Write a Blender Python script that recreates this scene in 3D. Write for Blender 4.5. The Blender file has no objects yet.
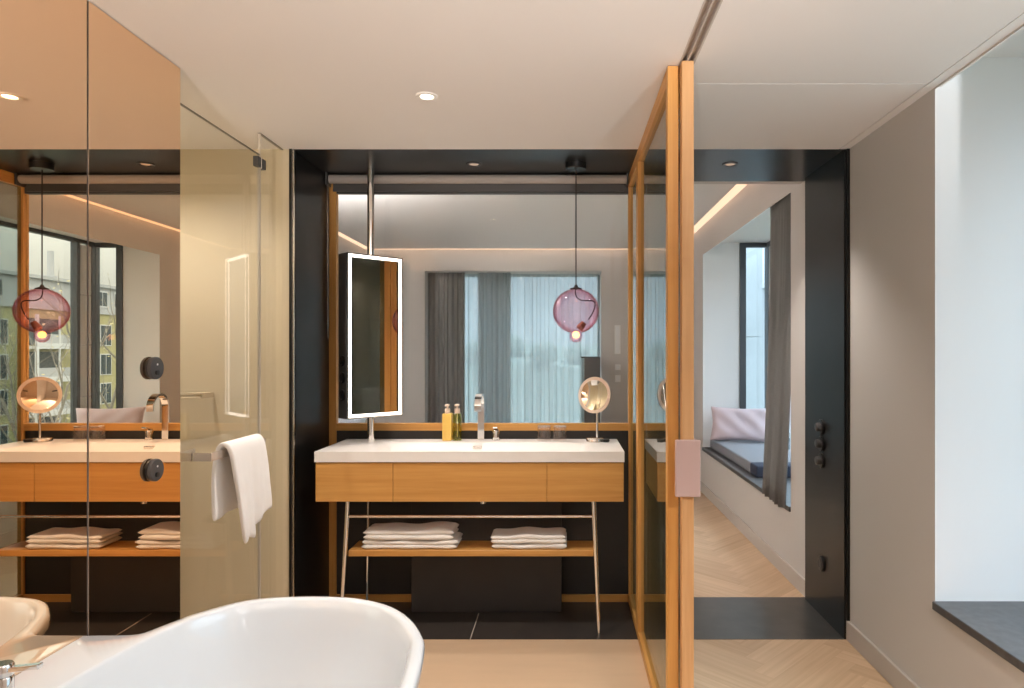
import bpy, bmesh, math, random
from mathutils import Vector, Matrix, noise
random.seed(7)
S = bpy.context.scene
C = S.collection
PI = math.pi
F = 667.5; VX = 565.0; VY = 353.0; H = 1.3734; ZC = 2.35

# ------------------------------------------------------------------ materials
def srgb(r, g, b):
    f = lambda c: (c/255/12.92) if c/255 <= .04045 else ((c/255+.055)/1.055)**2.4
    return (f(r), f(g), f(b), 1)

def new_mat(name):
    m = bpy.data.materials.new(name); m.use_nodes = True
    nt = m.node_tree
    for n in list(nt.nodes): nt.nodes.remove(n)
    out = nt.nodes.new('ShaderNodeOutputMaterial')
    return m, nt, out

def principled(name, col, rough=.5, metal=0, noise_amt=0, noise_scale=20, bump=0, bump_scale=200, coat=0, spec=.5, emit=None, sheen=0, stretch=(1, 1, 1), bump_dist=.002):
    m, nt, out = new_mat(name)
    b = nt.nodes.new('ShaderNodeBsdfPrincipled')
    b.inputs['Base Color'].default_value = col
    b.inputs['Roughness'].default_value = rough
    b.inputs['Metallic'].default_value = metal
    b.inputs['Specular IOR Level'].default_value = spec
    b.inputs['Coat Weight'].default_value = coat
    b.inputs['Coat Roughness'].default_value = .05
    if sheen: b.inputs['Sheen Weight'].default_value = sheen
    if emit:
        b.inputs['Emission Color'].default_value = emit[0]
        b.inputs['Emission Strength'].default_value = emit[1]
    tc = None
    if noise_amt or bump:
        tc = nt.nodes.new('ShaderNodeTexCoord')
        mp = nt.nodes.new('ShaderNodeMapping'); mp.inputs['Scale'].default_value = stretch
        nt.links.new(tc.outputs['Object'], mp.inputs['Vector'])
    if noise_amt:
        n = nt.nodes.new('ShaderNodeTexNoise'); n.inputs['Scale'].default_value = noise_scale
        n.inputs['Detail'].default_value = 4
        nt.links.new(mp.outputs['Vector'], n.inputs['Vector'])
        r = nt.nodes.new('ShaderNodeMapRange')
        r.inputs['From Min'].default_value = .25; r.inputs['From Max'].default_value = .75
        r.inputs['To Min'].default_value = 1-noise_amt; r.inputs['To Max'].default_value = 1+noise_amt
        nt.links.new(n.outputs['Fac'], r.inputs['Value'])
        v = nt.nodes.new('ShaderNodeVectorMath'); v.operation = 'SCALE'
        v.inputs[0].default_value = col[:3]
        nt.links.new(r.outputs['Result'], v.inputs['Scale'])
        nt.links.new(v.outputs['Vector'], b.inputs['Base Color'])
    if bump:
        n2 = nt.nodes.new('ShaderNodeTexNoise'); n2.inputs['Scale'].default_value = bump_scale
        n2.inputs['Detail'].default_value = 3
        nt.links.new(mp.outputs['Vector'], n2.inputs['Vector'])
        bp = nt.nodes.new('ShaderNodeBump'); bp.inputs['Strength'].default_value = bump
        bp.inputs['Distance'].default_value = bump_dist
        nt.links.new(n2.outputs['Fac'], bp.inputs['Height'])
        nt.links.new(bp.outputs['Normal'], b.inputs['Normal'])
    nt.links.new(b.outputs['BSDF'], out.inputs['Surface'])
    return m

def wood(name, c1, c2, axis='X', rough=.42, scale=1.0):
    m, nt, out = new_mat(name)
    b = nt.nodes.new('ShaderNodeBsdfPrincipled'); b.inputs['Roughness'].default_value = rough
    b.inputs['Specular IOR Level'].default_value = .35
    tc = nt.nodes.new('ShaderNodeTexCoord'); mp = nt.nodes.new('ShaderNodeMapping')
    lo, hi = 1.2*scale, 26*scale
    mp.inputs['Scale'].default_value = {'X': (lo, hi, hi), 'Y': (hi, lo, hi), 'Z': (hi, hi, lo)}[axis]
    nt.links.new(tc.outputs['Object'], mp.inputs['Vector'])
    n = nt.nodes.new('ShaderNodeTexNoise'); n.inputs['Scale'].default_value = 1.0
    n.inputs['Detail'].default_value = 6; n.inputs['Distortion'].default_value = .9
    nt.links.new(mp.outputs['Vector'], n.inputs['Vector'])
    n2 = nt.nodes.new('ShaderNodeTexNoise'); n2.inputs['Scale'].default_value = 5.0; n2.inputs['Detail'].default_value = 2
    nt.links.new(mp.outputs['Vector'], n2.inputs['Vector'])
    ad = nt.nodes.new('ShaderNodeMath'); ad.operation = 'MULTIPLY_ADD'; ad.inputs[1].default_value = .35
    nt.links.new(n2.outputs['Fac'], ad.inputs[0]); nt.links.new(n.outputs['Fac'], ad.inputs[2])
    cr = nt.nodes.new('ShaderNodeValToRGB')
    cr.color_ramp.elements[0].position = .45; cr.color_ramp.elements[0].color = c2
    cr.color_ramp.elements[1].position = .85; cr.color_ramp.elements[1].color = c1
    nt.links.new(ad.outputs[0], cr.inputs['Fac'])
    nt.links.new(cr.outputs['Color'], b.inputs['Base Color'])
    nt.links.new(b.outputs['BSDF'], out.inputs['Surface'])
    return m

def two_sided_fresnel(nt, ior):
    """same reflectance whichever side of the sheet is hit"""
    g = nt.nodes.new('ShaderNodeNewGeometry'); fr = nt.nodes.new('ShaderNodeFresnel')
    mr = nt.nodes.new('ShaderNodeMapRange'); mr.inputs['To Min'].default_value = ior; mr.inputs['To Max'].default_value = 1/ior
    nt.links.new(g.outputs['Backfacing'], mr.inputs['Value']); nt.links.new(mr.outputs['Result'], fr.inputs['IOR'])
    return fr

def thin_glass(name, tint=(1, 1, 1, 1), ior=1.5, gloss=(1, 1, 1, 1), boost=1.0):
    """window glass: Fresnel mix of a tinted clear pass and a mirror reflection"""
    m, nt, out = new_mat(name)
    t = nt.nodes.new('ShaderNodeBsdfTransparent'); t.inputs['Color'].default_value = tint
    g = nt.nodes.new('ShaderNodeBsdfGlossy'); g.inputs['Roughness'].default_value = 0.0
    g.inputs['Color'].default_value = gloss
    fr = two_sided_fresnel(nt, ior)
    mu = nt.nodes.new('ShaderNodeMath'); mu.operation = 'MULTIPLY'; mu.inputs[1].default_value = boost; mu.use_clamp = True
    mx = nt.nodes.new('ShaderNodeMixShader')
    nt.links.new(fr.outputs['Fac'], mu.inputs[0]); nt.links.new(mu.outputs[0], mx.inputs['Fac'])
    nt.links.new(t.outputs['BSDF'], mx.inputs[1]); nt.links.new(g.outputs['BSDF'], mx.inputs[2])
    nt.links.new(mx.outputs['Shader'], out.inputs['Surface'])
    return m

def emission(name, col, strength):
    m, nt, out = new_mat(name)
    e = nt.nodes.new('ShaderNodeEmission'); e.inputs['Color'].default_value = col; e.inputs['Strength'].default_value = strength
    nt.links.new(e.outputs['Emission'], out.inputs['Surface'])
    return m

def mirror(name, col, rough=0.0):
    m, nt, out = new_mat(name)
    g = nt.nodes.new('ShaderNodeBsdfGlossy'); g.inputs['Color'].default_value = col; g.inputs['Roughness'].default_value = rough
    nt.links.new(g.outputs['BSDF'], out.inputs['Surface'])
    return m

def fabric_clear(name, col, clear, transl=.5):
    """woven cloth: part see-through weave, part diffuse, part translucent"""
    m, nt, out = new_mat(name)
    d = nt.nodes.new('ShaderNodeBsdfDiffuse'); d.inputs['Color'].default_value = col
    l = nt.nodes.new('ShaderNodeBsdfTranslucent'); l.inputs['Color'].default_value = col
    t = nt.nodes.new('ShaderNodeBsdfTransparent')
    a = nt.nodes.new('ShaderNodeMixShader'); a.inputs['Fac'].default_value = transl
    b = nt.nodes.new('ShaderNodeMixShader'); b.inputs['Fac'].default_value = clear
    nt.links.new(d.outputs[0], a.inputs[1]); nt.links.new(l.outputs[0], a.inputs[2])
    nt.links.new(a.outputs[0], b.inputs[1]); nt.links.new(t.outputs[0], b.inputs[2])
    nt.links.new(b.outputs[0], out.inputs['Surface'])
    return m

def tinted_shell(name, absorb, density):
    """coloured blown glass: clear surfaces around an absorbing body"""
    m, nt, out = new_mat(name)
    t = nt.nodes.new('ShaderNodeBsdfTransparent')
    g = nt.nodes.new('ShaderNodeBsdfGlossy'); g.inputs['Roughness'].default_value = .01
    fr = two_sided_fresnel(nt, 1.45)
    mx = nt.nodes.new('ShaderNodeMixShader')
    nt.links.new(fr.outputs[0], mx.inputs[0]); nt.links.new(t.outputs[0], mx.inputs[1]); nt.links.new(g.outputs[0], mx.inputs[2])
    nt.links.new(mx.outputs[0], out.inputs['Surface'])
    v = nt.nodes.new('ShaderNodeVolumeAbsorption'); v.inputs['Color'].default_value = absorb; v.inputs['Density'].default_value = density
    nt.links.new(v.outputs[0], out.inputs['Volume'])
    return m

M = {}
M['ceiling'] = principled('ceiling_paint', (.80, .77, .75, 1), .7)
M['wall'] = principled('greige_paint', (.58, .55, .525, 1), .75, bump=.05, bump_scale=300)
M['white_matte'] = principled('white_matte', (.80, .80, .80, 1), .7)
M['cream'] = principled('cream_wall', (.60, .52, .375, 1), .28, spec=.4)
M['shower_floor'] = principled('shower_floor', (.45, .36, .26, 1), .4)
M['beige_floor'] = principled('beige_floor', (.60, .43, .285, 1), .35, noise_amt=.04, noise_scale=3, stretch=(1, 6, 1))
M['black_tile'] = principled('black_tile', (.043, .036, .032, 1), .38, noise_amt=.15, noise_scale=9)
M['grout'] = principled('grout', (.5, .43, .36, 1), .8)
M['black_metal'] = principled('blackened_steel', (.046, .046, .047, 1), .29, metal=.85, noise_amt=.12, noise_scale=3, stretch=(1, 1, .25), spec=.4)
M['black_side'] = principled('blackened_steel_panel', (.020, .0185, .0175, 1), .32, metal=.6, noise_amt=.12, noise_scale=3, stretch=(1, 1, .25), spec=.45)
M['black_panel'] = principled('dark_panel', (.028, .024, .023, 1), .5, noise_amt=.1, noise_scale=6)
M['plinth'] = principled('dark_plinth', (.038, .033, .031, 1), .55, noise_amt=.1, noise_scale=8)
M['threshold'] = principled('threshold_steel', (.145, .135, .125, 1), .34, metal=.7, noise_amt=.1, noise_scale=10)
M['stone'] = principled('dark_stone', (.085, .083, .085, 1), .38, noise_amt=.25, noise_scale=30)
OAK1, OAK2 = (.62, .325, .095, 1), (.52, .245, .062, 1)
M['oak_x'] = wood('oak_horizontal', OAK1, OAK2, 'X')
M['oak_y'] = wood('oak_depth', OAK1, OAK2, 'Y')
M['oak_z'] = wood('oak_vertical', OAK1, OAK2, 'Z')
M['oak_pale'] = wood('oak_pale', (.66, .385, .185, 1), (.56, .30, .125, 1), 'Z')
M['counter'] = principled('mineral_white', (.80, .765, .735, 1), .32)
M['chrome'] = principled('chrome', (.86, .84, .82, 1), .07, metal=1)
M['steel'] = principled('brushed_steel', (.78, .72, .67, 1), .25, metal=1)
M['dark_metal'] = principled('dark_anodised', (.085, .082, .082, 1), .42, metal=.3)
M['black_plastic'] = principled('black_plastic', (.012, .012, .013, 1), .3)
M['copper_mirror'] = mirror('copper_mirror', (.96, .71, .49, 1))
M['mirror_edge'] = principled('mirror_edge', (.36, .32, .29, 1), .3, metal=.5)
M['glass_edge'] = principled('glass_edge', (.16, .15, .13, 1), .3)
M['seal'] = principled('clear_seal', (.55, .50, .43, 1), .4)
M['lens_dim'] = emission('deep_lens', (1, .70, .50, 1), .30)
M['mirror'] = mirror('silver_mirror', (.62, .57, .52, 1))
M['mag_mirror'] = mirror('magnifying_mirror', (.92, .88, .82, 1))
M['glass'] = thin_glass('clear_glass', (.97, .98, .975, 1), boost=.6)
M['smoked_glass'] = thin_glass('smoked_glass', (.66, .72, .72, 1))
M['win_glass'] = thin_glass('window_glass', (.97, .985, .98, 1))
M['shower_glass'] = thin_glass('shower_glass', (.985, .99, .98, 1), boost=.5)
M['tumbler'] = thin_glass('tumbler_glass', (.95, .93, .92, 1), boost=1.3)
M['led'] = emission('led_band', (1, .90, .80, 1), 3.0)
M['cove'] = emission('cove_led', (1, .64, .43, 1), .75)
M['lens'] = emission('downlight_lens', (1, .84, .62, 1), 6.0)
M['bulb'] = emission('bulb_filament', (1, .45, .13, 1), 3.5)
M['white_metal'] = principled('white_trim', (.8, .78, .75, 1), .4)
M['purple_glass'] = tinted_shell('purple_blown_glass', (.92, .32, .47, 1), 66)
M['cable'] = principled('black_cable', (.03, .02, .02, 1), .6)
M['copper_socket'] = principled('bronze_socket', (.25, .09, .05, 1), .35, metal=.4)
M['towel'] = principled('terry_cotton', (.83, .80, .77, 1), .95, bump=.6, bump_scale=420, sheen=.3, bump_dist=.003)
M['tub'] = principled('white_acrylic', (.68, .725, .765, 1), .05, coat=.8)
M['pink_leather'] = principled('pink_leather', (.50, .35, .32, 1), .6, bump=.1, bump_scale=400)
M['baseboard'] = principled('baseboard_paint', (.52, .47, .43, 1), .55)
M['curtain'] = fabric_clear('grey_curtain', (.33, .315, .30, 1), .03, .45)
M['curtain_light'] = fabric_clear('thin_grey_curtain', (.56, .58, .575, 1), .20, .7)
M['sheer'] = fabric_clear('sheer_voile', (.56, .58, .57, 1), .31, .62)
M['blind'] = principled('blind_fabric', (.36, .325, .30, 1), .8)
M['pad'] = principled('grey_seat_fabric', (.235, .235, .255, 1), .9, bump=.3, bump_scale=500)
M['pad_side'] = principled('navy_seat_fabric', (.03, .038, .065, 1), .9, bump=.3, bump_scale=500)
M['pillow'] = principled('pink_pillow', (.60, .49, .52, 1), .9, bump=.35, bump_scale=350)
M['yellow_soap'] = principled('yellow_lotion', (.80, .52, .12, 1), .35)
M['green_glass'] = thin_glass('green_bottle', (.90, .93, .66, 1))
M['amber_liquid'] = thin_glass('amber_liquid', (.93, .85, .50, 1))
M['pump'] = principled('pump_plastic', (.78, .62, .50, 1), .4)
M['bed_linen'] = principled('white_linen', (.8, .82, .86, 1), .9)
M['bed_base'] = principled('bed_base', (.12, .11, .10, 1), .8)
M['window_frame'] = principled('window_aluminium', (.085, .09, .10, 1), .45, metal=.3)
M['facade_white'] = principled('facade_white', (.56, .57, .60, 1), .8)
M['facade_yellow'] = principled('facade_yellow', (.37, .34, .18, 1), .85)
M['facade_grey'] = principled('facade_grey', (.38, .39, .41, 1), .8)
M['concrete'] = principled('pale_concrete', (.42, .44, .45, 1), .8, noise_amt=.06, noise_scale=4)
M['dark_pane'] = principled('dark_window_pane', (.06, .075, .085, 1), .15)
M['bark'] = principled('bark', (.26, .23, .20, 1), .9)
M['leaf'] = principled('autumn_leaf', (.42, .37, .22, 1), .9)
M['ground'] = principled('street_ground', (.14, .15, .12, 1), .95, noise_amt=.3, noise_scale=.1)
M['foliage'] = principled('far_foliage', (.16, .18, .15, 1), .95, noise_amt=.3, noise_scale=.6)
M['cabinet_dark'] = principled('dark_cabinet', (.05, .048, .048, 1), .5)
M['teal_edge'] = principled('cabinet_edge', (.25, .34, .36, 1), .4)

# ------------------------------------------------------------------ geometry helpers
def nb(): return bmesh.new()

def box(bm, x0, x1, y0, y1, z0, z1, mat=None, bev=0, seg=2):
    """axis-aligned box, optional 4x4 matrix applied after"""
    vs = [bm.verts.new((x, y, z)) for x in (x0, x1) for y in (y0, y1) for z in (z0, z1)]
    q = [(0, 1, 3, 2), (4, 6, 7, 5), (0, 4, 5, 1), (2, 3, 7, 6), (0, 2, 6, 4), (1, 5, 7, 3)]
    fs = [bm.faces.new([vs[i] for i in f]) for f in q]
    geom = set(vs)
    if bev:
        es = list({e for f in fs for e in f.edges})
        r = bmesh.ops.bevel(bm, geom=es, offset=bev, segments=seg, profile=.5, affect='EDGES')
        geom = {v for f in r['faces'] for v in f.verts} | {v for v in vs if v.is_valid}
    if mat is not None:
        for v in geom: v.co = mat @ v.co
    return bm

def prism(bm, pts, axis, a0, a1):
    """extrude 2-D polygon along an axis; pts are the other two coordinates in xyz order"""
    def mk(p, a):
        return {'X': (a, p[0], p[1]), 'Y': (p[0], a, p[1]), 'Z': (p[0], p[1], a)}[axis]
    A = [bm.verts.new(mk(p, a0)) for p in pts]; B = [bm.verts.new(mk(p, a1)) for p in pts]
    n = len(pts)
    bm.faces.new(A[::-1]); bm.faces.new(B)
    for i in range(n): bm.faces.new((A[i], A[(i+1) % n], B[(i+1) % n], B[i]))
    return bm

def cyl(bm, p0, p1, r0, r1=None, n=24, caps=True):
    p0 = Vector(p0); p1 = Vector(p1); r1 = r0 if r1 is None else r1
    d = (p1-p0).normalized()
    a = d.orthogonal().normalized(); b = d.cross(a)
    A = []; B = []
    for i in range(n):
        t = 2*PI*i/n; o = a*math.cos(t)+b*math.sin(t)
        A.append(bm.verts.new(p0+o*r0)); B.append(bm.verts.new(p1+o*r1))
    for i in range(n): bm.faces.new((A[i], A[(i+1) % n], B[(i+1) % n], B[i]))
    if caps: bm.faces.new(A[::-1]); bm.faces.new(B)
    return bm

def tube(bm, pts, r, n=10):
    pts = [Vector(p) for p in pts]
    rings = []; prev = None
    for i, p in enumerate(pts):
        d = (pts[min(i+1, len(pts)-1)]-pts[max(i-1, 0)]).normalized()
        if prev is None: a = d.orthogonal().normalized()
        else: a = (prev-d*prev.dot(d)).normalized()
        prev = a; b = d.cross(a)
        rr = r[i] if isinstance(r, (list, tuple)) else r
        rings.append([bm.verts.new(p+(a*math.cos(2*PI*k/n)+b*math.sin(2*PI*k/n))*rr) for k in range(n)])
    for R, Q in zip(rings, rings[1:]):
        for k in range(n): bm.faces.new((R[k], R[(k+1) % n], Q[(k+1) % n], Q[k]))
    bm.faces.new(rings[0][::-1]); bm.faces.new(rings[-1])
    return bm

def lathe(bm, prof, c, axis=(0, 0, 1), n=40, closed=False):
    """prof: (radius, height) along axis from c"""
    ax = Vector(axis).normalized(); a = ax.orthogonal().normalized(); b = ax.cross(a); c = Vector(c)
    rings = []
    for r, h in prof:
        if r < 1e-6: rings.append([bm.verts.new(c+ax*h)])
        else: rings.append([bm.verts.new(c+ax*h+(a*math.cos(2*PI*k/n)+b*math.sin(2*PI*k/n))*r) for k in range(n)])
    pairs = list(zip(rings, rings[1:]))
    if closed: pairs.append((rings[-1], rings[0]))
    for R, Q in pairs:
        for k in range(n):
            k2 = (k+1) % n
            if len(R) == 1 and len(Q) == 1: continue
            if len(R) == 1: bm.faces.new((R[0], Q[k2], Q[k]))
            elif len(Q) == 1: bm.faces.new((R[k], R[k2], Q[0]))
            else: bm.faces.new((R[k], R[k2], Q[k2], Q[k]))
    return bm

def obj(name, bm, m, parent=None, smooth=False, angle=40, recalc=True, mods=()):
    if recalc: bmesh.ops.recalc_face_normals(bm, faces=bm.faces)
    me = bpy.data.meshes.new(name)
    base = Vector((0, 0, 0))
    if parent:
        p = parent
        while p.parent: p = p.parent
        base = p.location.copy()
        bm.transform(Matrix.Translation(-base))
    bm.to_mesh(me); bm.free()
    mats = m if isinstance(m, (list, tuple)) else [m]
    for x in mats: me.materials.append(M[x] if isinstance(x, str) else x)
    o = bpy.data.objects.new(name, me); C.objects.link(o)
    if parent: o.parent = parent
    if smooth:
        for p in me.polygons: p.use_smooth = True
        if angle < 180: 
            me.set_sharp_from_angle(angle=math.radians(angle))
    for kind, kw in mods:
        md = o.modifiers.new(kind.lower(), kind)
        for k, v in kw.items(): setattr(md, k, v)
    return o

def tag(o, label, cat, group=None, kind=None):
    o['label'] = label; o['category'] = cat
    if group: o['group'] = group
    if kind: o['kind'] = kind
    return o

def thing(name, label, cat, loc=(0, 0, 0), group=None, kind=None):
    o = bpy.data.objects.new(name, None); C.objects.link(o)
    o.location = loc; o.empty_display_size = .05
    return tag(o, label, cat, group, kind)

def struct(name, bm, m, label, cat, **kw):
    return tag(obj(name, bm, m, None, **kw), label, cat, kind='structure')

def dup(root, loc, label=None):
    r = root.copy(); C.objects.link(r); r.location = loc
    if label: r['label'] = label
    for ch in list(root.children):
        c = ch.copy(); C.objects.link(c); c.parent = r
        for g in ch.children:
            d = g.copy(); C.objects.link(d); d.parent = c
    return r

# ------------------------------------------------------------------ key positions
YF, YB = 3.2, 3.72              # front and back of the vanity niche / portal
XM = -1.318                     # mirror plane, left
XR = 1.36                       # right wall
XP0, XP1 = .348, .385           # glazed partition thickness
XD0, XD1 = .390, .430           # sliding leaf
YN = -1.6                       # wall behind the camera
YW = 8.09                       # far bedroom wall
XBL = -2.42                     # bedroom left wall
ZB = 2.624                      # bedroom ceiling

# ------------------------------------------------------------------ floors
bm = nb(); box(bm, -2.4, XP1+.02, YN, YF, -.12, 0)
struct('floor', bm, 'beige_floor', 'smooth beige stone bathroom floor in front of the vanity niche', 'floor')
bm = nb(); box(bm, -1.36, XP1, YF, YB+.05, -.12, 0)
struct('floor_niche', bm, 'black_tile', 'black tiled floor strip under the vanity', 'floor')
# light joint between two black tiles
ux = lambda u, Y: (u-VX)*Y/F
bm = nb(); box(bm, ux(473, 3.3)-.0025, ux(473, 3.3)+.0025, YF, YB-.2, -.004, .0008)
struct('trim_1', bm, 'grout', 'pale grout line between two black floor tiles', 'grout line')

def herringbone(x0, x1, y0, y1, W=.095, n=6):
    bm = nb()
    fl = bm.faces.layers.float.new('tone'); uvl = bm.loops.layers.uv.new('UVMap')
    L = n*W; g = .0008
    c = math.cos(PI/4)
    cx, cy = (x0+x1)/2, (y0+y1)/2
    R = max(x1-x0, y1-y0)*.9+1
    K = int(R/W)+2
    def put(px, py, lx, ly, horiz):
        co = [(px+g, py+g), (px+lx-g, py+g), (px+lx-g, py+ly-g), (px+g, py+ly-g)]
        P = [(cx+(x-y)*c, cy+(x+y)*c) for x, y in co]
        if max(p[0] for p in P) < x0 or min(p[0] for p in P) > x1 or max(p[1] for p in P) < y0 or min(p[1] for p in P) > y1: return
        f = bm.faces.new([bm.verts.new((p[0], p[1], 0)) for p in P])
        f[fl] = random.random()
        o = random.random()*50
        for lp, (x, y) in zip(f.loops, co):
            lp[uvl].uv = ((x-px+o), (y-py+o)) if horiz else ((y-py+o), (x-px+o))
    for j in range(-K, K):
        for i in range(-K, K):
            if (i-j) % (2*n) == 0: put(i*W, j*W, L, W, True)
            if (i-j) % (2*n) == 2*n-1: put(i*W, j*W, W, L, False)
    for co, no in (((x0, 0, 0), (-1, 0, 0)), ((x1, 0, 0), (1, 0, 0)), ((0, y0, 0), (0, -1, 0)), ((0, y1, 0), (0, 1, 0))):
        bmesh.ops.bisect_plane(bm, geom=bm.verts[:]+bm.edges[:]+bm.faces[:], plane_co=co, plane_no=no, clear_outer=True)
    box(bm, x0, x1, y0, y1, -.12, -.001)
    return bm

def parquet_mat():
    m, nt, out = new_mat('oak_parquet')
    b = nt.nodes.new('ShaderNodeBsdfPrincipled'); b.inputs['Roughness'].default_value = .42
    a = nt.nodes.new('ShaderNodeAttribute'); a.attribute_name = 'tone'
    uv = nt.nodes.new('ShaderNodeUVMap'); uv.uv_map = 'UVMap'
    mp = nt.nodes.new('ShaderNodeMapping'); mp.inputs['Scale'].default_value = (2, 45, 1)
    nt.links.new(uv.outputs[0], mp.inputs['Vector'])
    n = nt.nodes.new('ShaderNodeTexNoise'); n.inputs['Scale'].default_value = 1; n.inputs['Detail'].default_value = 5
    nt.links.new(mp.outputs[0], n.inputs['Vector'])
    ad = nt.nodes.new('ShaderNodeMath'); ad.operation = 'MULTIPLY_ADD'; ad.inputs[1].default_value = .45
    nt.links.new(a.outputs['Fac'], ad.inputs[0]); nt.links.new(n.outputs['Fac'], ad.inputs[2])
    cr = nt.nodes.new('ShaderNodeValToRGB')
    cr.color_ramp.elements[0].position = .3; cr.color_ramp.elements[0].color = (.50, .325, .19, 1)
    cr.color_ramp.elements[1].position = 1.; cr.color_ramp.elements[1].color = (.68, .485, .315, 1)
    nt.links.new(ad.outputs[0], cr.inputs[0]); nt.links.new(cr.outputs[0], b.inputs['Base Color'])
    nt.links.new(b.outputs[0], out.inputs['Surface'])
    return m
M['parquet'] = parquet_mat()
struct('floor_corridor', herringbone(XP1+.02, XR, YN, YF), 'parquet', 'pale oak herringbone parquet of the corridor', 'floor', recalc=False)
struct('floor_bedroom', herringbone(XBL, XR, YB+.02, YW), 'parquet', 'pale oak herringbone parquet of the bedroom beyond the portal', 'floor', recalc=False)
bm = nb(); box(bm, XP1, XR, YF, YB+.03, -.12, .002)
struct('trim_2', bm, 'threshold', 'dark steel threshold plate on the floor of the black portal', 'threshold')

# ------------------------------------------------------------------ ceilings
bm = nb(); box(bm, -2.4, .385, YN, YF, ZC, ZC+.12)
struct('ceiling', bm, 'ceiling', 'white bathroom ceiling', 'ceiling')
bm = nb(); box(bm, .437, 1.315, YN, 2.418, ZC, ZC+.12); box(bm, .437, 1.315, 2.424, YF, ZC, ZC+.12)
box(bm, 1.320, XR+.02, YN, YF, ZC, ZC+.12); box(bm, .437, XR, YN, YF, ZC+.004, ZC+.12)
struct('ceiling_corridor', bm, 'ceiling', 'white corridor ceiling with a thin panel seam', 'ceiling')
bm = nb()
box(bm, .385, .391, YN, YF, ZC-.0005, ZC+.1); box(bm, .408, .414, YN, YF, ZC-.001, ZC+.1); box(bm, .431, .437, YN, YF, ZC-.001, ZC+.1)
box(bm, .385, .437, YN, YF, ZC+.018, ZC+.1)
struct('trim_3', bm, 'baseboard', 'double metal ceiling track of the sliding door', 'door track')
bm = nb(); box(bm, -1.36, XR+.02, YF, YB+.079, ZC, ZC+.12)
struct('ceiling_niche', bm, 'black_metal', 'blackened steel soffit over the vanity niche and portal', 'ceiling')
bm = nb(); box(bm, XBL+.09, 1.27, YB+.14, YW-.09, ZB, ZB+.1); box(bm, XBL-.1, XR+.1, YB+.08, YW+.1, ZB+.04, ZB+.14)
struct('ceiling_bedroom', bm, 'ceiling', 'pale bedroom ceiling panel with a lit gap along its edges', 'ceiling')

# cove light strip, glowing flush in the gap
cl = thing('cove_light', 'warm glowing cove light strip along the bedroom ceiling edge', 'light strip', (1.315, 6, ZB+.02))
bm = nb(); box(bm, 1.272, XR, YB+.08, YW, ZB+.006, ZB+.03); obj('right_strip', bm, 'cove', cl)
bm = nb(); box(bm, XBL, XBL+.088, YB+.08, YW-.09, ZB+.006, ZB+.03); obj('left_strip', bm, 'cove', cl)
bm = nb(); box(bm, XBL, 1.27, YW-.088, YW, ZB+.006, ZB+.03); obj('far_strip', bm, 'cove', cl)

# ------------------------------------------------------------------ walls
BAY1 = (.95, 2.453); BAY2 = (4.02, 6.58); XO = 1.72; XG = 1.98; ZL = 2.342; ZT = 2.46
ZSB = (.462, .446)               # sill heights
def wall_right_bm():
    bm = nb()
    top = ZB+.14
    for y0, y1 in ((YN, BAY1[0]), (BAY1[1], BAY2[0]), (BAY2[1], YW+.6)):
        box(bm, XR, XO, y0, y1, -.12, top)
    for (y0, y1), zs in zip((BAY1, BAY2), ZSB):
        box(bm, XR, XG+.06, y0, y1, -.12, zs-.03)
        prism(bm, [(XR, ZL), (1.535, ZT), (XG+.06, ZT), (XG+.06, top), (XR, top)], 'Y', y0, y1)
        box(bm, XO, XG+.06, y0-.1, y0, -.12, top)
    bmesh.ops.recalc_face_normals(bm, faces=bm.faces)
    for f in bm.faces:
        if f.normal.x > -.9 and f.calc_center_median().z > .42: f.material_index = 1  # bay faces get a whiter tone than the room face
    return bm
struct('wall_right', wall_right_bm(), ['wall', 'white_matte'], 'greige plaster wall on the right with two deep white window bays', 'wall')
for i, (y0, y1) in enumerate((BAY1, BAY2)):
    zs = ZSB[i]
    bm = nb(); box(bm, XR-.012, XG-.002, y0+.001, y1-.001, zs-.03, zs, bev=.002, seg=1)
    struct('trim_%d' % (4+i), bm, 'stone', ['dark stone sill of the window bay nearest the right edge', 'dark stone sill of the bedroom window bay carrying the seat pad'][i], 'window sill')

# baseboards
bm = nb(); box(bm, XR-.014, XR, YN, YF-.002, 0, .095, bev=.003, seg=1)
struct('baseboard_right', bm, 'baseboard', 'greige baseboard along the corridor wall', 'baseboard')
bm = nb(); box(bm, XR-.014, XR, YB+.03, YW, 0, .095, bev=.003, seg=1)
struct('baseboard_bedroom', bm, 'baseboard', 'greige baseboard along the bedroom window wall', 'baseboard')

# bathroom left wall, shower walls
bm = nb(); box(bm, -1.45, XM-.012, YN, 2.283, 0, ZC)
struct('wall_left', bm, 'wall', 'bathroom wall behind the copper mirror panels', 'wall')
bm = nb(); box(bm, -2.4, XM+.0, YF, YF+.12, 0, ZC)
struct('wall_shower_back', bm, 'cream', 'glossy cream back wall of the shower', 'wall')
bm = nb(); box(bm, -2.5, -2.35, 2.2, YF, 0, ZC); box(bm, -2.4, -1.45, 2.2, 2.28, 0, ZC)
struct('wall_shower_side', bm, 'cream', 'cream side wall of the shower', 'wall')
bm = nb(); box(bm, -2.5, XR+.1, YN-.12, YN, 0, ZC+.1)
struct('wall_back', bm, 'wall', 'wall behind the viewpoint', 'wall')
# niche left return
bm = nb(); box(bm, XM+.0, -1.306, YF-.012, YF+.03, 0, ZC-.001); box(bm, XM+.0, -1.302, YF+.03, YB, 0, ZC-.001)
struct('wall_niche_left', bm, 'black_side', 'blackened steel side panel left of the vanity', 'wall')
bm = nb(); box(bm, -1.306, -1.299, YF-.004, YF+.012, 0, ZC-.004)
struct('trim_6', bm, 'steel', 'slim metal edge on the steel panel left of the vanity', 'edge strip')
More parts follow.
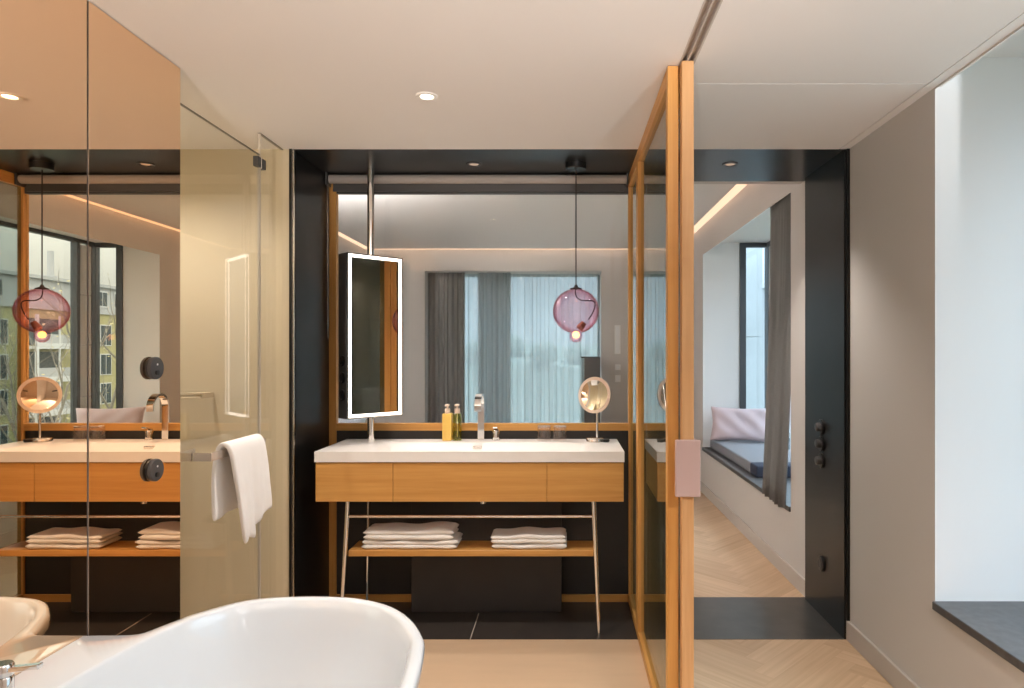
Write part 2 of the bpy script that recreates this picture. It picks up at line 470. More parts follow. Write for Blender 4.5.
# portal right jamb
bm = nb(); box(bm, 1.338, XR, YF-.001, YB, .002, ZC-.001); box(bm, 1.346, XR+.002, YF-.014, YF-.001, .095, ZC-.001)
struct('wall_portal', bm, 'black_side', 'blackened steel jamb panel at the right of the portal', 'wall')
# bedroom shell
bm = nb(); box(bm, XBL-.12, XBL, YB, YW+.1, -.1, ZB+.14)
struct('wall_bedroom_left', bm, 'wall', 'bedroom wall on the left seen through the vanity glass', 'wall')
bm = nb()
box(bm, XBL-.1, -1.302, YB, YB+.08, 0, ZB+.1); box(bm, -1.302, XR, YB+.08, YB+.14, ZC-.0, ZB+.1)
struct('wall_bedroom_front', bm, 'wall', 'bedroom wall around the vanity glass', 'wall')
FX0, FX1, FZ0, FZ1 = -1.70, .44, .30, 2.367
bm = nb()
box(bm, XBL-.1, FX0, YW, YW+.6, -.1, ZB+.14); box(bm, FX1, 1.72, YW, YW+.6, -.1, ZB+.14)
box(bm, FX0, FX1, YW, YW+.6, -.1, FZ0); box(bm, FX0, FX1, YW, YW+.6, FZ1, ZB+.14)
struct('wall_far', bm, 'wall', 'far bedroom wall around the curtained window', 'wall')

# ------------------------------------------------------------------ windows
def win(n, label, plane, a0, a1, z0, z1, pos, mull, w=.045, d=.06, mw=.05):
    """plane 'X': window in a plane of constant X (runs along Y); 'Y': constant Y"""
    t = thing('window_%d' % n, label, 'window', (0, 0, 0), kind='structure')
    def bx(bm, a, b, z, zz, p, pp):
        if plane == 'X': box(bm, p, pp, a, b, z, zz)
        else: box(bm, a, b, p, pp, z, zz)
    bm = nb()
    bx(bm, a0, a0+w, z0, z1, pos, pos+d); bx(bm, a1-w, a1, z0, z1, pos, pos+d)
    bx(bm, a0+w, a1-w, z0, z0+w, pos, pos+d); bx(bm, a0+w, a1-w, z1-w*.7, z1, pos, pos+d)
    obj('window_frame', bm, 'window_frame', t)
    for m_ in mull:
        bm = nb(); bx(bm, m_-mw, m_+mw, z0+w, z1-w*.7, pos-.005, pos+d); obj('mullion', bm, 'window_frame', t)
    ed = [a0]+list(mull)+[a1]
    for k in range(len(ed)-1):
        lo = ed[k]+(w if k == 0 else mw); hi = ed[k+1]-(w if k == len(ed)-2 else mw)
        bm = nb(); bx(bm, lo, hi, z0+w, z1-w*.7, pos+.028, pos+.034); obj('pane', bm, 'win_glass', t)
    return t
win(1, 'wide far bedroom window behind sheer curtains', 'Y', FX0, FX1, FZ0, FZ1, YW+.42, [-.87], w=.025, mw=.03)
w2 = win(2, 'tall bedroom bay window above the cushioned sill', 'X', BAY2[0], BAY2[1]-.02, ZSB[1], ZT-.002, XG, [6.33], mw=.02)
for z0, z1 in ((ZSB[1]+.05, .95), (.955, 1.45), (1.455, 1.93), (1.935, ZT-.05)):
    bm = nb(); box(bm, XG+.006, XG+.026, 6.352, BAY2[1]-.066, z0, z1, bev=.002, seg=1); obj('infill_panel', bm, 'concrete', w2)
win(3, 'bay window just beyond the right edge of the view', 'X', BAY1[0], BAY1[1]-.02, ZSB[0], ZT-.002, XG, [])
win(4, 'narrow side window of the bedroom bay beside the pillow', 'Y', XO+.001, XG+.06, ZSB[1], ZT-.002, BAY2[1]-.015, [], w=.06)
win(5, 'narrow side window of the bay at the right edge', 'Y', XO+.001, XG+.06, ZSB[0], ZT-.002, BAY1[1]-.015, [])
bm = nb()
for z0, z1 in ((-4, 1.55), (1.556, 3.6)): box(bm, XO+.02, 2.19, 7.4, 7.9, z0, z1)
struct('facade_pier', bm, 'concrete', 'pale concrete pier outside the bedroom bay window', 'pier')

# ------------------------------------------------------------------ mirror wall
def mirror_panel(y0, y1, label):
    t = thing('mirror_panel', label, 'mirror', (XM, (y0+y1)/2, 0), group='copper mirror panels on the left wall')
    bm = nb(); box(bm, XM-.001, XM, y0+.0015, y1-.0015, .0, ZC-.003); obj('mirror_glass', bm, 'copper_mirror', t)
    bm = nb(); box(bm, XM-.012, XM-.0011, y0, y1, .0, ZC-.003); obj('backing', bm, 'mirror_edge', t)
    return t
mirror_panel(1.8465, 2.288, 'copper-tinted full-height mirror panel beside the shower, carrying two black knobs')
mirror_panel(.60, 1.8415, 'copper-tinted full-height mirror panel left of the seam, above the tub deck')
def control(z, label):
    yc = 2.13
    t = thing('shower_control', label, 'control knob', (XM, yc, z), group='round black controls on the mirror')
    bm = nb(); lathe(bm, [(0, .0), (.034, .0), (.034, .004), (.030, .005), (.030, .008)], (XM, yc, z), (1, 0, 0), 40); obj('base', bm, 'black_plastic', t, True)
    bm = nb(); lathe(bm, [(.0, .007), (.036, .007), (.036, .015), (.034, .0175), (.0, .0175)], (XM, yc, z), (1, 0, 0), 40); obj('knob', bm, 'dark_metal', t, True)
    bm = nb(); cyl(bm, (XM+.0172, yc, z+.012), (XM+.0185, yc, z+.012), .0035, n=12); obj('indicator', bm, 'white_metal', t)
    bm = nb(); cyl(bm, (XM+.0172, yc-.004, z-.014), (XM+.0225, yc-.004, z-.014), .008, n=16); obj('push_button', bm, 'black_plastic', t)
control(1.325, 'upper round black knob on the copper mirror')
control(1.000, 'lower round black knob on the copper mirror')

# ------------------------------------------------------------------ shower glass
XS = -1.352                     # shower glass plane
sd = thing('shower_door', 'frameless clear glass shower door with flat chrome towel bar', 'shower door', (XS, 2.56, 0))
bm = nb(); box(bm, XS-.008, XS, 2.296, 2.953, .012, 2.25); obj('pane', bm, 'shower_glass', sd)
bm = nb(); box(bm, XS-.0085, XS+.0005, 2.953, 2.956, .012, 2.25); obj('edge_seal', bm, 'seal', sd)
ss = thing('shower_screen', 'fixed narrow glass screen between shower door and vanity niche', 'shower screen', (XS, 3.08, 0))
bm = nb(); box(bm, XS-.008, XS, 2.965, YF-.001, .0, ZC-.001); obj('pane', bm, 'shower_glass', ss)
bm = nb(); box(bm, XS-.009, XS+.001, 2.962, 2.965, .0, ZC-.001); obj('edge_seal', bm, 'seal', ss)
for z in (2.215, .25):
    bm = nb(); box(bm, XS-.014, XS+.010, 2.920, 2.950, z-.022, z+.022, bev=.002, seg=1)
    hg = obj('hinge', bm, 'dark_metal', sd)
    bm = nb(); box(bm, XS-.014, XS+.010, 2.968, 2.998, z-.022, z+.022, bev=.002, seg=1); obj('hinge_plate', bm, 'dark_metal', ss)
    bm = nb(); cyl(bm, (XS+.006, 2.959, z-.024), (XS+.006, 2.959, z+.024), .003, n=12); obj('hinge_pin', bm, 'chrome', hg)
ZBAR = .994; XBAR = -1.290
bm = nb()
box(bm, XS, XBAR+.004, 2.428, 2.436, ZBAR-.015, ZBAR+.015); box(bm, XBAR-.004, XBAR+.004, 2.436, 2.86, ZBAR-.015, ZBAR+.015)
box(bm, XS, XBAR+.004, 2.86, 2.868, ZBAR-.015, ZBAR+.015)
obj('towel_bar', bm, 'steel', sd)
bm = nb()
box(bm, XS-.07, XS-.008, 2.428, 2.436, ZBAR-.015, ZBAR+.015); box(bm, XS-.074, XS-.066, 2.436, 2.56, ZBAR-.015, ZBAR+.015)
obj('inner_handle', bm, 'steel', sd)
bm = nb(); box(bm, XS-.0085, XS+.0005, 2.296, 2.953, 2.25, 2.253); obj('top_edge', bm, 'glass_edge', sd)
bm = nb(); box(bm, XS-.010, XS+.002, 2.962, YF-.001, ZC-.004, ZC-.0005); obj('top_channel', bm, 'glass_edge', ss)

# soap rack on the cream wall
sr = thing('soap_rack', 'chrome wire soap rack on the cream shower wall', 'shower rack', (-1.80, YF, 1.16))
bm = nb(); box(bm, -1.686, -1.682, 3.095, YF, 1.162, 1.186); obj('side_plate', bm, 'steel', sr)
bm = nb(); box(bm, -1.98, -1.976, 3.095, YF, 1.162, 1.186); obj('side_plate', bm, 'steel', sr)
bm = nb(); cyl(bm, (-1.98, 3.097, 1.183), (-1.684, 3.097, 1.183), .003, n=8); cyl(bm, (-1.98, YF-.006, 1.183), (-1.684, YF-.006, 1.183), .003, n=8)
cyl(bm, (-1.98, 3.097, 1.165), (-1.684, 3.097, 1.165), .003, n=8); obj('rail', bm, 'chrome', sr)
for k in range(10):
    x = -1.962+k*.03
    bm = nb(); cyl(bm, (x, 3.097, 1.166), (x, YF-.004, 1.166), .0025, n=8); obj('rod', bm, 'chrome', sr)

# hanging towel
def hanging_towel():
    bm = nb()
    DX = -.033
    y0, y1 = 2.518, 2.80; ny = 28
    pts = []   # profile in (x, z): inner hem -> over the bar -> outer hem
    Wd = .012
    inner = [(-1.292, .735), (-1.294, .80), (-1.296, .87), (-1.293, .94), (-1.286, .985)]
    over = [(XBAR-.024, 1.005), (XBAR-.014, 1.023), (XBAR, 1.029), (XBAR+.014, 1.024), (XBAR+.024, 1.007)]
    outer = [(-1.228, .97), (-1.224, .92), (-1.219, .86), (-1.213, .79), (-1.208, .715), (-1.205, .645)]
    prof = inner+over+outer
    n = len(prof); rows = []
    for i, (x, z) in enumerate(prof):
        row = []; x += 0 if 5 <= i < 10 else DX
        for j in range(ny+1):
            t = j/ny; y = y0+(y1-y0)*t
            xx, zz, yy = x, z, y
            if i >= 10:       # outer flap folds
                k = (i-9)/(n-10)
                xx += k*(.012*math.sin(t*PI*2.3+.3)+.008*math.sin(t*PI*6+1))
                q_ = max(0, (t-.35)/.65)
                zz += k*.075*q_*q_*(3-2*q_)
                zz -= k*.007*math.cos(t*PI*5)
                yy += k*(.035-.055*t)
            elif i < 5:
                k = 1-i/5
                xx += k*(.006*math.sin(t*PI*4))
                zz += k*(.02*t)
                yy += k*(-.004)
            yy += .003*math.sin(zz*40+t*3)
            row.append(bm.verts.new((xx, yy, zz)))
        rows.append(row)
    for a, b in zip(rows, rows[1:]):
        for j in range(ny): bm.faces.new((a[j], a[j+1], b[j+1], b[j]))
    return tag(obj('hand_towel', bm, 'towel', None, True, 180, mods=(('SOLIDIFY', dict(thickness=.019, offset=0)), ('SUBSURF', dict(levels=1, render_levels=2)))),
               'white terry hand towel hanging over the chrome bar of the shower door', 'towel')
hanging_towel()

# ------------------------------------------------------------------ bathtub
def catmull(P, per=8):
    out = []; n = len(P)
    for i in range(n):
        p0, p1, p2, p3 = (Vector(P[(i+k-1) % n]) for k in range(4))
        for s in range(per):
            t = s/per
            out.append(.5*((2*p1)+(-p0+p2)*t+(2*p0-5*p1+4*p2-p3)*t*t+(-p0+3*p1-3*p2+p3)*t**3))
    return out
OUT = [(-1.166, 1.858), (-1.150, 1.895), (-1.130, 1.935), (-1.094, 2.0), (-.994, 2.100), (-.846, 2.132), (-.684, 2.123), (-.576, 2.08), (-.498, 2.016), (-.433, 1.925),
       (-.389, 1.83), (-.372, 1.767), (-.352, 1.6), (-.348, 1.4), (-.355, 1.2), (-.39, .95), (-.46, .74), (-.58, .58), (-.75, .50), (-.95, .49), (-1.12, .56)]
INN = [(-1.115, 1.86), (-1.072, 1.965), (-.985, 2.062), (-.846, 2.100), (-.69, 2.090), (-.595, 2.050), (-.525, 1.992), (-.466, 1.910), (-.424, 1.825), (-.406, 1.755),
       (-.388, 1.6), (-.384, 1.4), (-.39, 1.2), (-.425, .96), (-.49, .77), (-.60, .63), (-.75, .56), (-.94, .55), (-1.07, .65), (-1.14, .95), (-1.172, 1.3), (-1.172, 1.54), (-1.150, 1.72)]
def ray_poly(poly, c, ang):
    d = Vector((math.cos(ang), math.sin(ang))); best = None
    n = len(poly)
    for i in range(n):
        a = poly[i]-c; b = poly[(i+1) % n]-c; e = b-a
        den = d.x*e.y-d.y*e.x
        if abs(den) < 1e-12: continue
        t = (a.x*e.y-a.y*e.x)/den; s = (a.x*d.y-a.y*d.x)/den
        if t > 0 and -1e-9 <= s <= 1+1e-9 and (best is None or t > best): best = t
    return c+d*best
def tub():
    cen = Vector((-.80, 1.32))
    # outer outline: smooth oval between the two deck corners, deck runs to the wall
    P = [Vector(p) for p in OUT]
    sm = []
    for i in range(len(P)-1):
        p0 = P[max(i-1, 0)]; p1 = P[i]; p2 = P[i+1]; p3 = P[min(i+2, len(P)-1)]
        for s in range(8):
            t = s/8
            sm.append(.5*((2*p1)+(-p0+p2)*t+(2*p0-5*p1+4*p2-p3)*t*t+(-p0+3*p1-3*p2+p3)*t**3))
    sm.append(P[-1])
    far = [Vector(p) for p in ((XM+.001, 1.834), (-1.29, 1.836), (-1.25, 1.8365), (-1.205, 1.838), (-1.182, 1.843))]
    near = [Vector(p) for p in ((-1.16, .60), (-1.20, .625), (-1.25, .64), (XM+.001, .645))]
    outl = far+sm+near
    outl += [Vector((XM+.001, .645+(1.834-.645)*k/30)) for k in range(1, 30)]
    inn = catmull(INN, 8)
    N = 220
    angs = [2*PI*k/N for k in range(N)]
    # keep deck corners exact
    for p in (outl[0], near[-1]):
        a = math.atan2(p.y-cen.y, p.x-cen.x) % (2*PI)
        k = min(range(N), key=lambda q: abs(angs[q]-a)); angs[k] = a
    O = [ray_poly(outl, cen, a) for a in angs]; I = [ray_poly(inn, cen, a) for a in angs]
    onwall = [p.x < XM+.004 for p in O]
    bm = nb()
    def loop(fn, z): return [bm.verts.new((*fn(k), z)) for k in range(N)]
    def o_in(d):
        def f(k):
            v = O[k]-cen; l = v.length
            q = cen+v*((l-d)/l)
            if onwall[k]: q = Vector((O[k].x, q.y))
            return q
        return f
    def i_sc(s, dy=0): return lambda k: Vector((cen.x+(I[k].x-cen.x)*s, cen.y+(I[k].y-cen.y)*s+dy))
    def i_off(d):
        def f(k):
            v = I[k]-cen; l = v.length
            return cen+v*((l+d)/l)
        return f
    L = [loop(o_in(.10), 0), loop(o_in(.085), .03), loop(o_in(.055), .25), loop(o_in(.03), .46), loop(o_in(.020), .545), loop(o_in(.016), .556),
         loop(o_in(.002), .562), loop(o_in(0), .572), loop(o_in(0), .588), loop(o_in(.004), .596), loop(o_in(.012), .600),
         loop(i_off(.008), .600), loop(i_off(.002), .5975), loop(i_off(-.003), .592), loop(i_sc(.980), .565), loop(i_sc(.955), .50), loop(i_sc(.915), .40),
         loop(i_sc(.86), .31), loop(i_sc(.78), .245), loop(i_sc(.66), .210), loop(i_sc(.45), .195), loop(i_sc(.2), .19)]
    for a, b in zip(L, L[1:]):
        for k in range(N): bm.faces.new((a[k], a[(k+1) % N], b[(k+1) % N], b[k]))
    bm.faces.new(L[0][::-1]); bm.faces.new(L[-1])
    t = thing('bathtub', 'white oval bathtub with a flat deck against the mirror wall', 'bathtub', (-.8, 1.32, 0))
    obj('shell', bm, 'tub', t, True, 50)
    bm = nb(); lathe(bm, [(0, .192), (.03, .192), (.032, .189), (0, .189)], (-.8, 1.32, 0), n=24); obj('drain_cap', bm, 'chrome', t, True)
tub()
tf = thing('tub_faucet', 'chrome lever mixer on the tub deck at the lower left corner', 'faucet', (-1.222, 1.45, .6))
bm = nb(); lathe(bm, [(0, .600), (.028, .600), (.028, .606), (.021, .610), (.021, .668), (.019, .672), (0, .672)], (-1.222, 1.45, 0), n=32); obj('body', bm, 'chrome', tf, True)
bm = nb(); lathe(bm, [(0, .674), (.021, .674), (.021, .694), (.018, .699), (0, .699)], (-1.222, 1.45, 0), n=32); cap = obj('cap', bm, 'chrome', tf, True)
bm = nb(); box(bm, 0, .074, -.009, .009, -.0055, .0055, mat=Matrix.Translation((-1.212, 1.45, .686)) @ Matrix.Rotation(math.radians(-6), 4, 'Y'), bev=.002); obj('lever', bm, 'chrome', cap)
bm = nb(); tube(bm, [(-1.222, 1.20, .6), (-1.222, 1.20, .66), (-1.215, 1.198, .70), (-1.19, 1.19, .72), (-1.15, 1.18, .72), (-1.12, 1.17, .705)], .012, 12); obj('spout', bm, 'chrome', tf, True)

# ------------------------------------------------------------------ vanity back: glazed screen
YG = YB-.02
gs = thing('glazed_screen', 'oak-framed fixed glass screen above a dark panel behind the vanity', 'glass partition', (-.45, YB, 0))
def oakbox(name, par, x0, x1, y0, y1, z0, z1, ax, bev=.0015):
    bm = nb(); box(bm, x0, x1, y0, y1, z0, z1, bev=bev, seg=1); return obj(name, bm, 'oak_'+ax, par)
oakbox('post', gs, -1.3015, -1.262, YG-.02, YG+.02, 0, ZC, 'z'); oakbox('post', gs, XP0+.002, XP1, YG-.02, YG+.02, 0, ZC, 'z')
oakbox('middle_rail', gs, -1.262, XP0+.002, YG-.02, YG+.02, .945, .985, 'x'); oakbox('base_rail', gs, -1.262, XP0+.002, YG-.02, YG+.02, 0, .04, 'x')
bm = nb(); box(bm, -1.262, XP0+.002, YG-.012, YG+.02, 2.255, ZC); obj('head_rail', bm, 'dark_metal', gs)
bm = nb(); box(bm, -1.262, XP0+.002, YG-.004, YG+.004, .985, 2.255); obj('pane', bm, 'glass', gs)
bm = nb(); box(bm, -1.262, XP0+.002, YG-.008, YG+.018, .04, .945); obj('dark_panel', bm, 'black_panel', gs)
# roller blind
rb = thing('roller_blind', 'greige roller blind rolled up above the vanity glass', 'blind', (-.45, 3.64, 2.32))
bm = nb(); cyl(bm, (-1.285, 3.645, 2.322), (.335, 3.645, 2.322), .024, n=28); obj('roll', bm, 'blind', rb, True)
bm = nb(); box(bm, -1.275, .325, 3.668, 3.674, 2.268, 2.318); box(bm, -1.275, .325, 3.665, 3.677, 2.262, 2.276); obj('bottom_bar', bm, 'dark_metal', rb)
for x in (-1.293, .338):
    bm = nb(); box(bm, x-.004, x+.004, 3.610, 3.68, 2.285, ZC); obj('bracket', bm, 'dark_metal', rb)
bm = nb(); tube(bm, [(-1.287, 3.612, 2.315), (-1.287, 3.612, 1.46), (-1.287, 3.618, 1.45), (-1.287, 3.624, 1.46), (-1.287, 3.624, 2.315)], .0022, 6); obj('pull_chain', bm, 'steel', rb)

# side screen between niche and portal, fixed panel, sliding door
def side_leaf(t, y0, y1, x0, x1, z1=ZC-.003, back=True, rail=.06, pw=.045, brail=.045, front='z'):
    oakbox('post', t, x0, x1, y0, y0+pw, 0.004, z1, front)
    yb = y1-pw if back else y1
    if back: oakbox('post', t, x0, x1, y1-pw, y1, .004, z1, 'z')
    oakbox('top_rail', t, x0, x1, y0+pw, yb, z1-rail, z1, 'y'); oakbox('bottom_rail', t, x0, x1, y0+pw, yb, .004, brail, 'y')
    bm = nb(); xm = (x0+x1)/2; box(bm, xm-.004, xm+.004, y0+pw, yb, brail, z1-rail); obj('pane', bm, 'smoked_glass', t)
t = thing('side_screen', 'narrow oak-framed glass screen between the vanity niche and the portal', 'glass partition', (.37, 3.45, 0))
side_leaf(t, 3.232, YG-.021, XP0, XP1, back=False, pw=.04)
t = thing('glass_panel', 'oak-framed glass panel between bathroom and corridor, behind the sliding door edge', 'glass partition', (.37, 2.7, 0))
side_leaf(t, 2.262, 3.230, XP0, XP1)
t = thing('door_1', 'oak-framed sliding glass door with pink leather pull at its leading edge', 'sliding door', (.416, 2.7, 0), kind='structure')
side_leaf(t, 2.226, 3.185, XD0, XD1, ZC-.001, front='pale')
bm = nb(); box(bm, .366, .449, 2.208, 2.226, .896, 1.085, bev=.004); box(bm, .4305, .4405, 2.215, 2.29, .896, 1.085, bev=.003)
obj('pull', bm, 'pink_leather', t)

# ------------------------------------------------------------------ vanity unit
VXL, VXR, VYF, VYB = -1.202, .285, 3.2, 3.676
ZTOP, ZSL, ZDB = .90, .850, .659
def washbasin():
    bm = nb()
    nx, ny = 120, 40
    bx0, bx1, by0, by1 = -.95, .13, 3.225, 3.55
    def zf(x, y):
        def edge(v, a, b, w0, w1):
            f0 = min(max((v-a)/w0, 0), 1); f1 = min(max((b-v)/w1, 0), 1)
            s = lambda t: t*t*(3-2*t)
            return s(f0)*s(f1)
        return ZTOP-.04*edge(x, bx0, bx1, .05, .05)*edge(y, by0, by1, .02, .10)
    top = [[bm.verts.new((VXL+(VXR-VXL)*i/nx, VYF+(VYB-VYF)*j/ny, zf(VXL+(VXR-VXL)*i/nx, VYF+(VYB-VYF)*j/ny))) for j in range(ny+1)] for i in range(nx+1)]
    for i in range(nx):
        for j in range(ny): bm.faces.new((top[i][j], top[i+1][j], top[i+1][j+1], top[i][j+1]))
    per = [top[i][0] for i in range(nx+1)]+[top[nx][j] for j in range(1, ny+1)]+[top[i][ny] for i in range(nx-1, -1, -1)]+[top[0][j] for j in range(ny-1, 0, -1)]
    low = [bm.verts.new((v.co.x, v.co.y, ZSL)) for v in per]
    for k in range(len(per)):
        k2 = (k+1) % len(per); bm.faces.new((per[k], low[k], low[k2], per[k2]))
    inner = [bm.verts.new((VXL+.05 if v.co.x < -.4 else VXR-.05, min(max(v.co.y, VYF+.05), VYB-.05), .80)) for v in ()]
    bm.faces.new(low)
    # deep underside of the bowl inside the cabinet stays hidden
    t = thing('washbasin', 'long white mineral washbasin top with a shallow integrated bowl', 'washbasin', (-.45, 3.44, ZSL))
    obj('basin_top', bm, 'counter', t, True, 35)
    bm = nb(); box(bm, -.482, -.435, 3.484, 3.51, .868, .886, bev=.003); obj('overflow_slot', bm, 'steel', t)
    return t
wb = washbasin()
vu = thing('vanity_unit', 'oak vanity with three drawers, open shelf and slim splayed metal legs', 'vanity', (-.45, 3.44, 0))
bm = nb(); box(bm, VXL+.006, VXR-.006, VYF+.026, VYB-.004, ZDB+.002, ZSL-.002); obj('carcass', bm, 'oak_x', vu)
sx = [VXL+.004, ux(392.6, VYF), ux(547, VYF), VXR-.003]
for k in range(3):
    bm = nb(); box(bm, sx[k]+(.0012 if k else 0), sx[k+1]-(.0012 if k < 2 else 0), VYF+.006, VYF+.026, ZDB, ZSL-.004, bev=.001, seg=1)
    obj('drawer', bm, 'oak_x', vu)
def leg(p0, p1, r0=.013, r1=.0095):
    bm = nb(); cyl(bm, p0, p1, r0, r1, 18); return obj('leg', bm, 'chrome', vu, True)
leg((ux(347.5, 3.25), 3.255, ZDB+.002), (ux(340, 3.242), 3.246, 0)); leg((ux(593.5, 3.25), 3.255, ZDB+.002), (ux(599, 3.242), 3.246, 0))
leg((ux(367.5, 3.52), 3.535, ZDB+.002), (ux(364.5, 3.52), 3.56, 0), .009, .007)
bm = nb(); cyl(bm, (ux(347, 3.25), 3.252, .577), (ux(594, 3.25), 3.252, .577), .007, n=14); obj('crossbar', bm, 'steel', vu, True)
bm = nb(); box(bm, ux(347.8, 3.253), ux(595.2, 3.253), 3.262, 3.43, .379, .4095, bev=.002, seg=1); obj('shelf', bm, 'oak_x', vu)
bm = nb(); cyl(bm, (-.43, 3.505, ZDB+.0025), (-.43, 3.505, .60), .016, n=18); cyl(bm, (-.43, 3.505, .60), (-.43, 3.505, .585), .02, n=18); cyl(bm, (-.43, 3.505, .595), (-.43, 3.53, .595), .012, n=12); obj('drain_trap', bm, 'chrome', vu, True)
pb = nb(); box(pb, -.815, -.018, 3.535, 3.6785, .001, ZDB-.002, bev=.002, seg=1)
tag(obj('plumbing_box', pb, 'plinth'), 'dark grey boxed-in plumbing cover on the tiles under the vanity', 'plinth')

# folded towels on the shelf
def towel_bm(x0, x1, y0, y1, z0, h, layers, seed):
    bm = nb(); rnd = random.Random(seed)
    lh = h/layers
    for k in range(layers):
        a = x0+rnd.uniform(0, .012); b = x1-rnd.uniform(0, .012); c = y0+rnd.uniform(0, .005); d = y1-rnd.uniform(0, .008)
        nx, ny, nzr = 26, 10, 6
        rings = []
        # closed rounded slab: cross-section stadium in (y,z), swept along x with tapering ends
        for i in range(nx+1):
            t = i/nx; x = a+(b-a)*t
            e = min(t, 1-t)*nx/2.0
            sc = 1 if e >= 1 else math.sqrt(max(1-(1-e)**2, .02))
            ring = []
            r = lh/2*1.04*sc
            m = z0+lh*(k+.5)
            sag = .004*math.sin(t*5+k+seed)+.003*math.sin(t*13+seed*2)
            if k < layers-1: sag *= .3
            pts = []
            for q in range(ny+1): pts.append((c+r*.8+(d-c-1.6*r)*q/ny, m+r))
            for q in range(1, nzr): 
                th = PI/2-PI*q/nzr; pts.append((d-r*.8+r*math.cos(th), m+r*math.sin(th)))
            for q in range(ny+1): pts.append((d-r*.8-(d-c-1.6*r)*q/ny, m-r))
            for q in range(1, nzr):
                th = -PI/2-PI*q/nzr; pts.append((c+r*.8+r*math.cos(th), m+r*math.sin(th)))
            for (yy, zz) in pts:
                up = (zz-z0)/h
                ring.append(bm.verts.new((x, yy+.003*math.sin(x*30+zz*50+seed), zz+(sag*up if zz > m else sag*up*.5))))
            rings.append(ring)
        n = len(rings[0])
        for R, Q in zip(rings, rings[1:]):
            for j in range(n): bm.faces.new((R[j], R[(j+1) % n], Q[(j+1) % n], Q[j]))
        bm.faces.new(rings[0][::-1]); bm.faces.new(rings[-1])
    return bm
ZSH = .412
for nm, args, lab in (
    ('folded_towel', (-1.000, -.520, 3.270, 3.435, ZSH, .040, 2, 1), 'lower folded white towel of the taller pile at the left of the shelf'),
    ('folded_towel', (-1.000, -.535, 3.268, 3.432, ZSH+.0445, .048, 2, 2), 'upper folded white towel of the taller pile at the left of the shelf'),
    ('folded_towel', (-.362, .015, 3.270, 3.435, ZSH, .024, 1, 3), 'lower thin folded white towel of the shorter pile at the right of the shelf'),
    ('folded_towel', (-.366, .010, 3.268, 3.432, ZSH+.0275, .038, 2, 4), 'upper folded white towel of the shorter pile at the right of the shelf')):
    tag(obj(nm, towel_bm(*args), 'towel', None, True, 180), lab, 'towel', group='folded towels on the vanity shelf')

# ------------------------------------------------------------------ faucet
fx = -.458
fa = thing('basin_faucet', 'chrome ribbon-arch basin faucet with separate handle behind the bowl', 'faucet', (fx, 3.63, ZTOP))
def ribbon():
    bm = nb(); w = .0175; th = .006
    path = [(3.640, ZTOP+.0005)]+[(3.640, ZTOP+z) for z in (.05, .10, .15, .18)]
    cyc, czc, R = 3.572, 1.083, .068
    for k in range(1, 17):
        a = PI*k/16*1.02; path.append((cyc+R*math.cos(a), czc+R*math.sin(a)))
    path.append((path[-1][0]+.001, path[-1][1]-.012))
    rings = []
    for i, (y, z) in enumerate(path):
        p, q = path[max(i-1, 0)], path[min(i+1, len(path)-1)]
        d = Vector((q[0]-p[0], q[1]-p[1])).normalized(); nrm = Vector((-d.y, d.x))
        rings.append([bm.verts.new((fx+sx_*w, y+nrm.x*s*th, z+nrm.y*s*th)) for sx_, s in ((-1, -1), (1, -1), (1, 1), (-1, 1))])
    for A, B in zip(rings, rings[1:]):
        for k in range(4): bm.faces.new((A[k], A[(k+1) % 4], B[(k+1) % 4], B[k]))
    bm.faces.new(rings[0][::-1]); bm.faces.new(rings[-1])
    return bm
obj('spout', ribbon(), 'chrome', fa, True, 40)
hx = -.375
bm = nb(); lathe(bm, [(0, .0005), (.023, .0005), (.023, .004), (.020, .006), (.020, .050), (.018, .054), (0, .054)], (hx, 3.63, ZTOP), n=28); hd = obj('handle', bm, 'chrome', fa, True)
bm = nb(); box(bm, -.013, .013, -.05, .014, -.004, .004, mat=Matrix.Translation((hx, 3.63, ZTOP+.061)) @ Matrix.Rotation(math.radians(-14), 4, 'X'), bev=.002); obj('lever', bm, 'chrome', hd)

# ------------------------------------------------------------------ bottles, tumblers
def bottle(name, label, X, body, green):
    Y = 3.615
    t = thing(name, label, 'bottle', (X, Y, ZTOP), group='pump bottles beside the faucet')
    w = .0245; hb = .147
    if not green:
        bm = nb(); box(bm, X-w, X+w, Y-w, Y+w, ZTOP+.0005, ZTOP+hb, bev=.004); obj('body', bm, body, t, True, 40)
    else:
        bm = nb(); lathe(bm, [(0, .0005), (w, .0005), (w, .002), (w, hb-.006), (w-.004, hb-.001), (.008, hb), (.008, hb-.002), (w-.006, hb-.004), (w-.003, hb-.008), (w-.003, .004), (0, .004)], (X, Y, ZTOP), n=32); obj('body', bm, 'green_glass', t, True, 50)
        bm = nb(); lathe(bm, [(0, .0045), (w-.0035, .0045), (w-.0035, .098), (0, .098)], (X, Y, ZTOP), n=32); obj('liquid', bm, 'amber_liquid', t, True, 50)
        bm = nb(); cyl(bm, (X, Y, ZTOP+.02), (X, Y, ZTOP+hb), .0022, n=8); obj('dip_tube', bm, 'pump', t, True)
    bm = nb(); lathe(bm, [(0, hb+.0005), (.0145, hb+.0005), (.0145, hb+.022), (.012, hb+.026), (.005, hb+.027), (.005, hb+.038), (0, hb+.038)], (X, Y, ZTOP), n=24); obj('collar', bm, 'pump', t, True)
    bm = nb(); box(bm, X-.011, X+.011, Y-.03, Y+.010, ZTOP+hb+.0385, ZTOP+hb+.050, bev=.004); obj('pump_head', bm, 'pump', t, True, 50)
bottle('soap_bottle', 'square yellow pump bottle left of the green one by the faucet', ux(447.5, 3.615), 'yellow_soap', False)
bottle('soap_bottle', 'clear green pump bottle between the yellow bottle and the faucet', ux(457.3, 3.615), None, True)

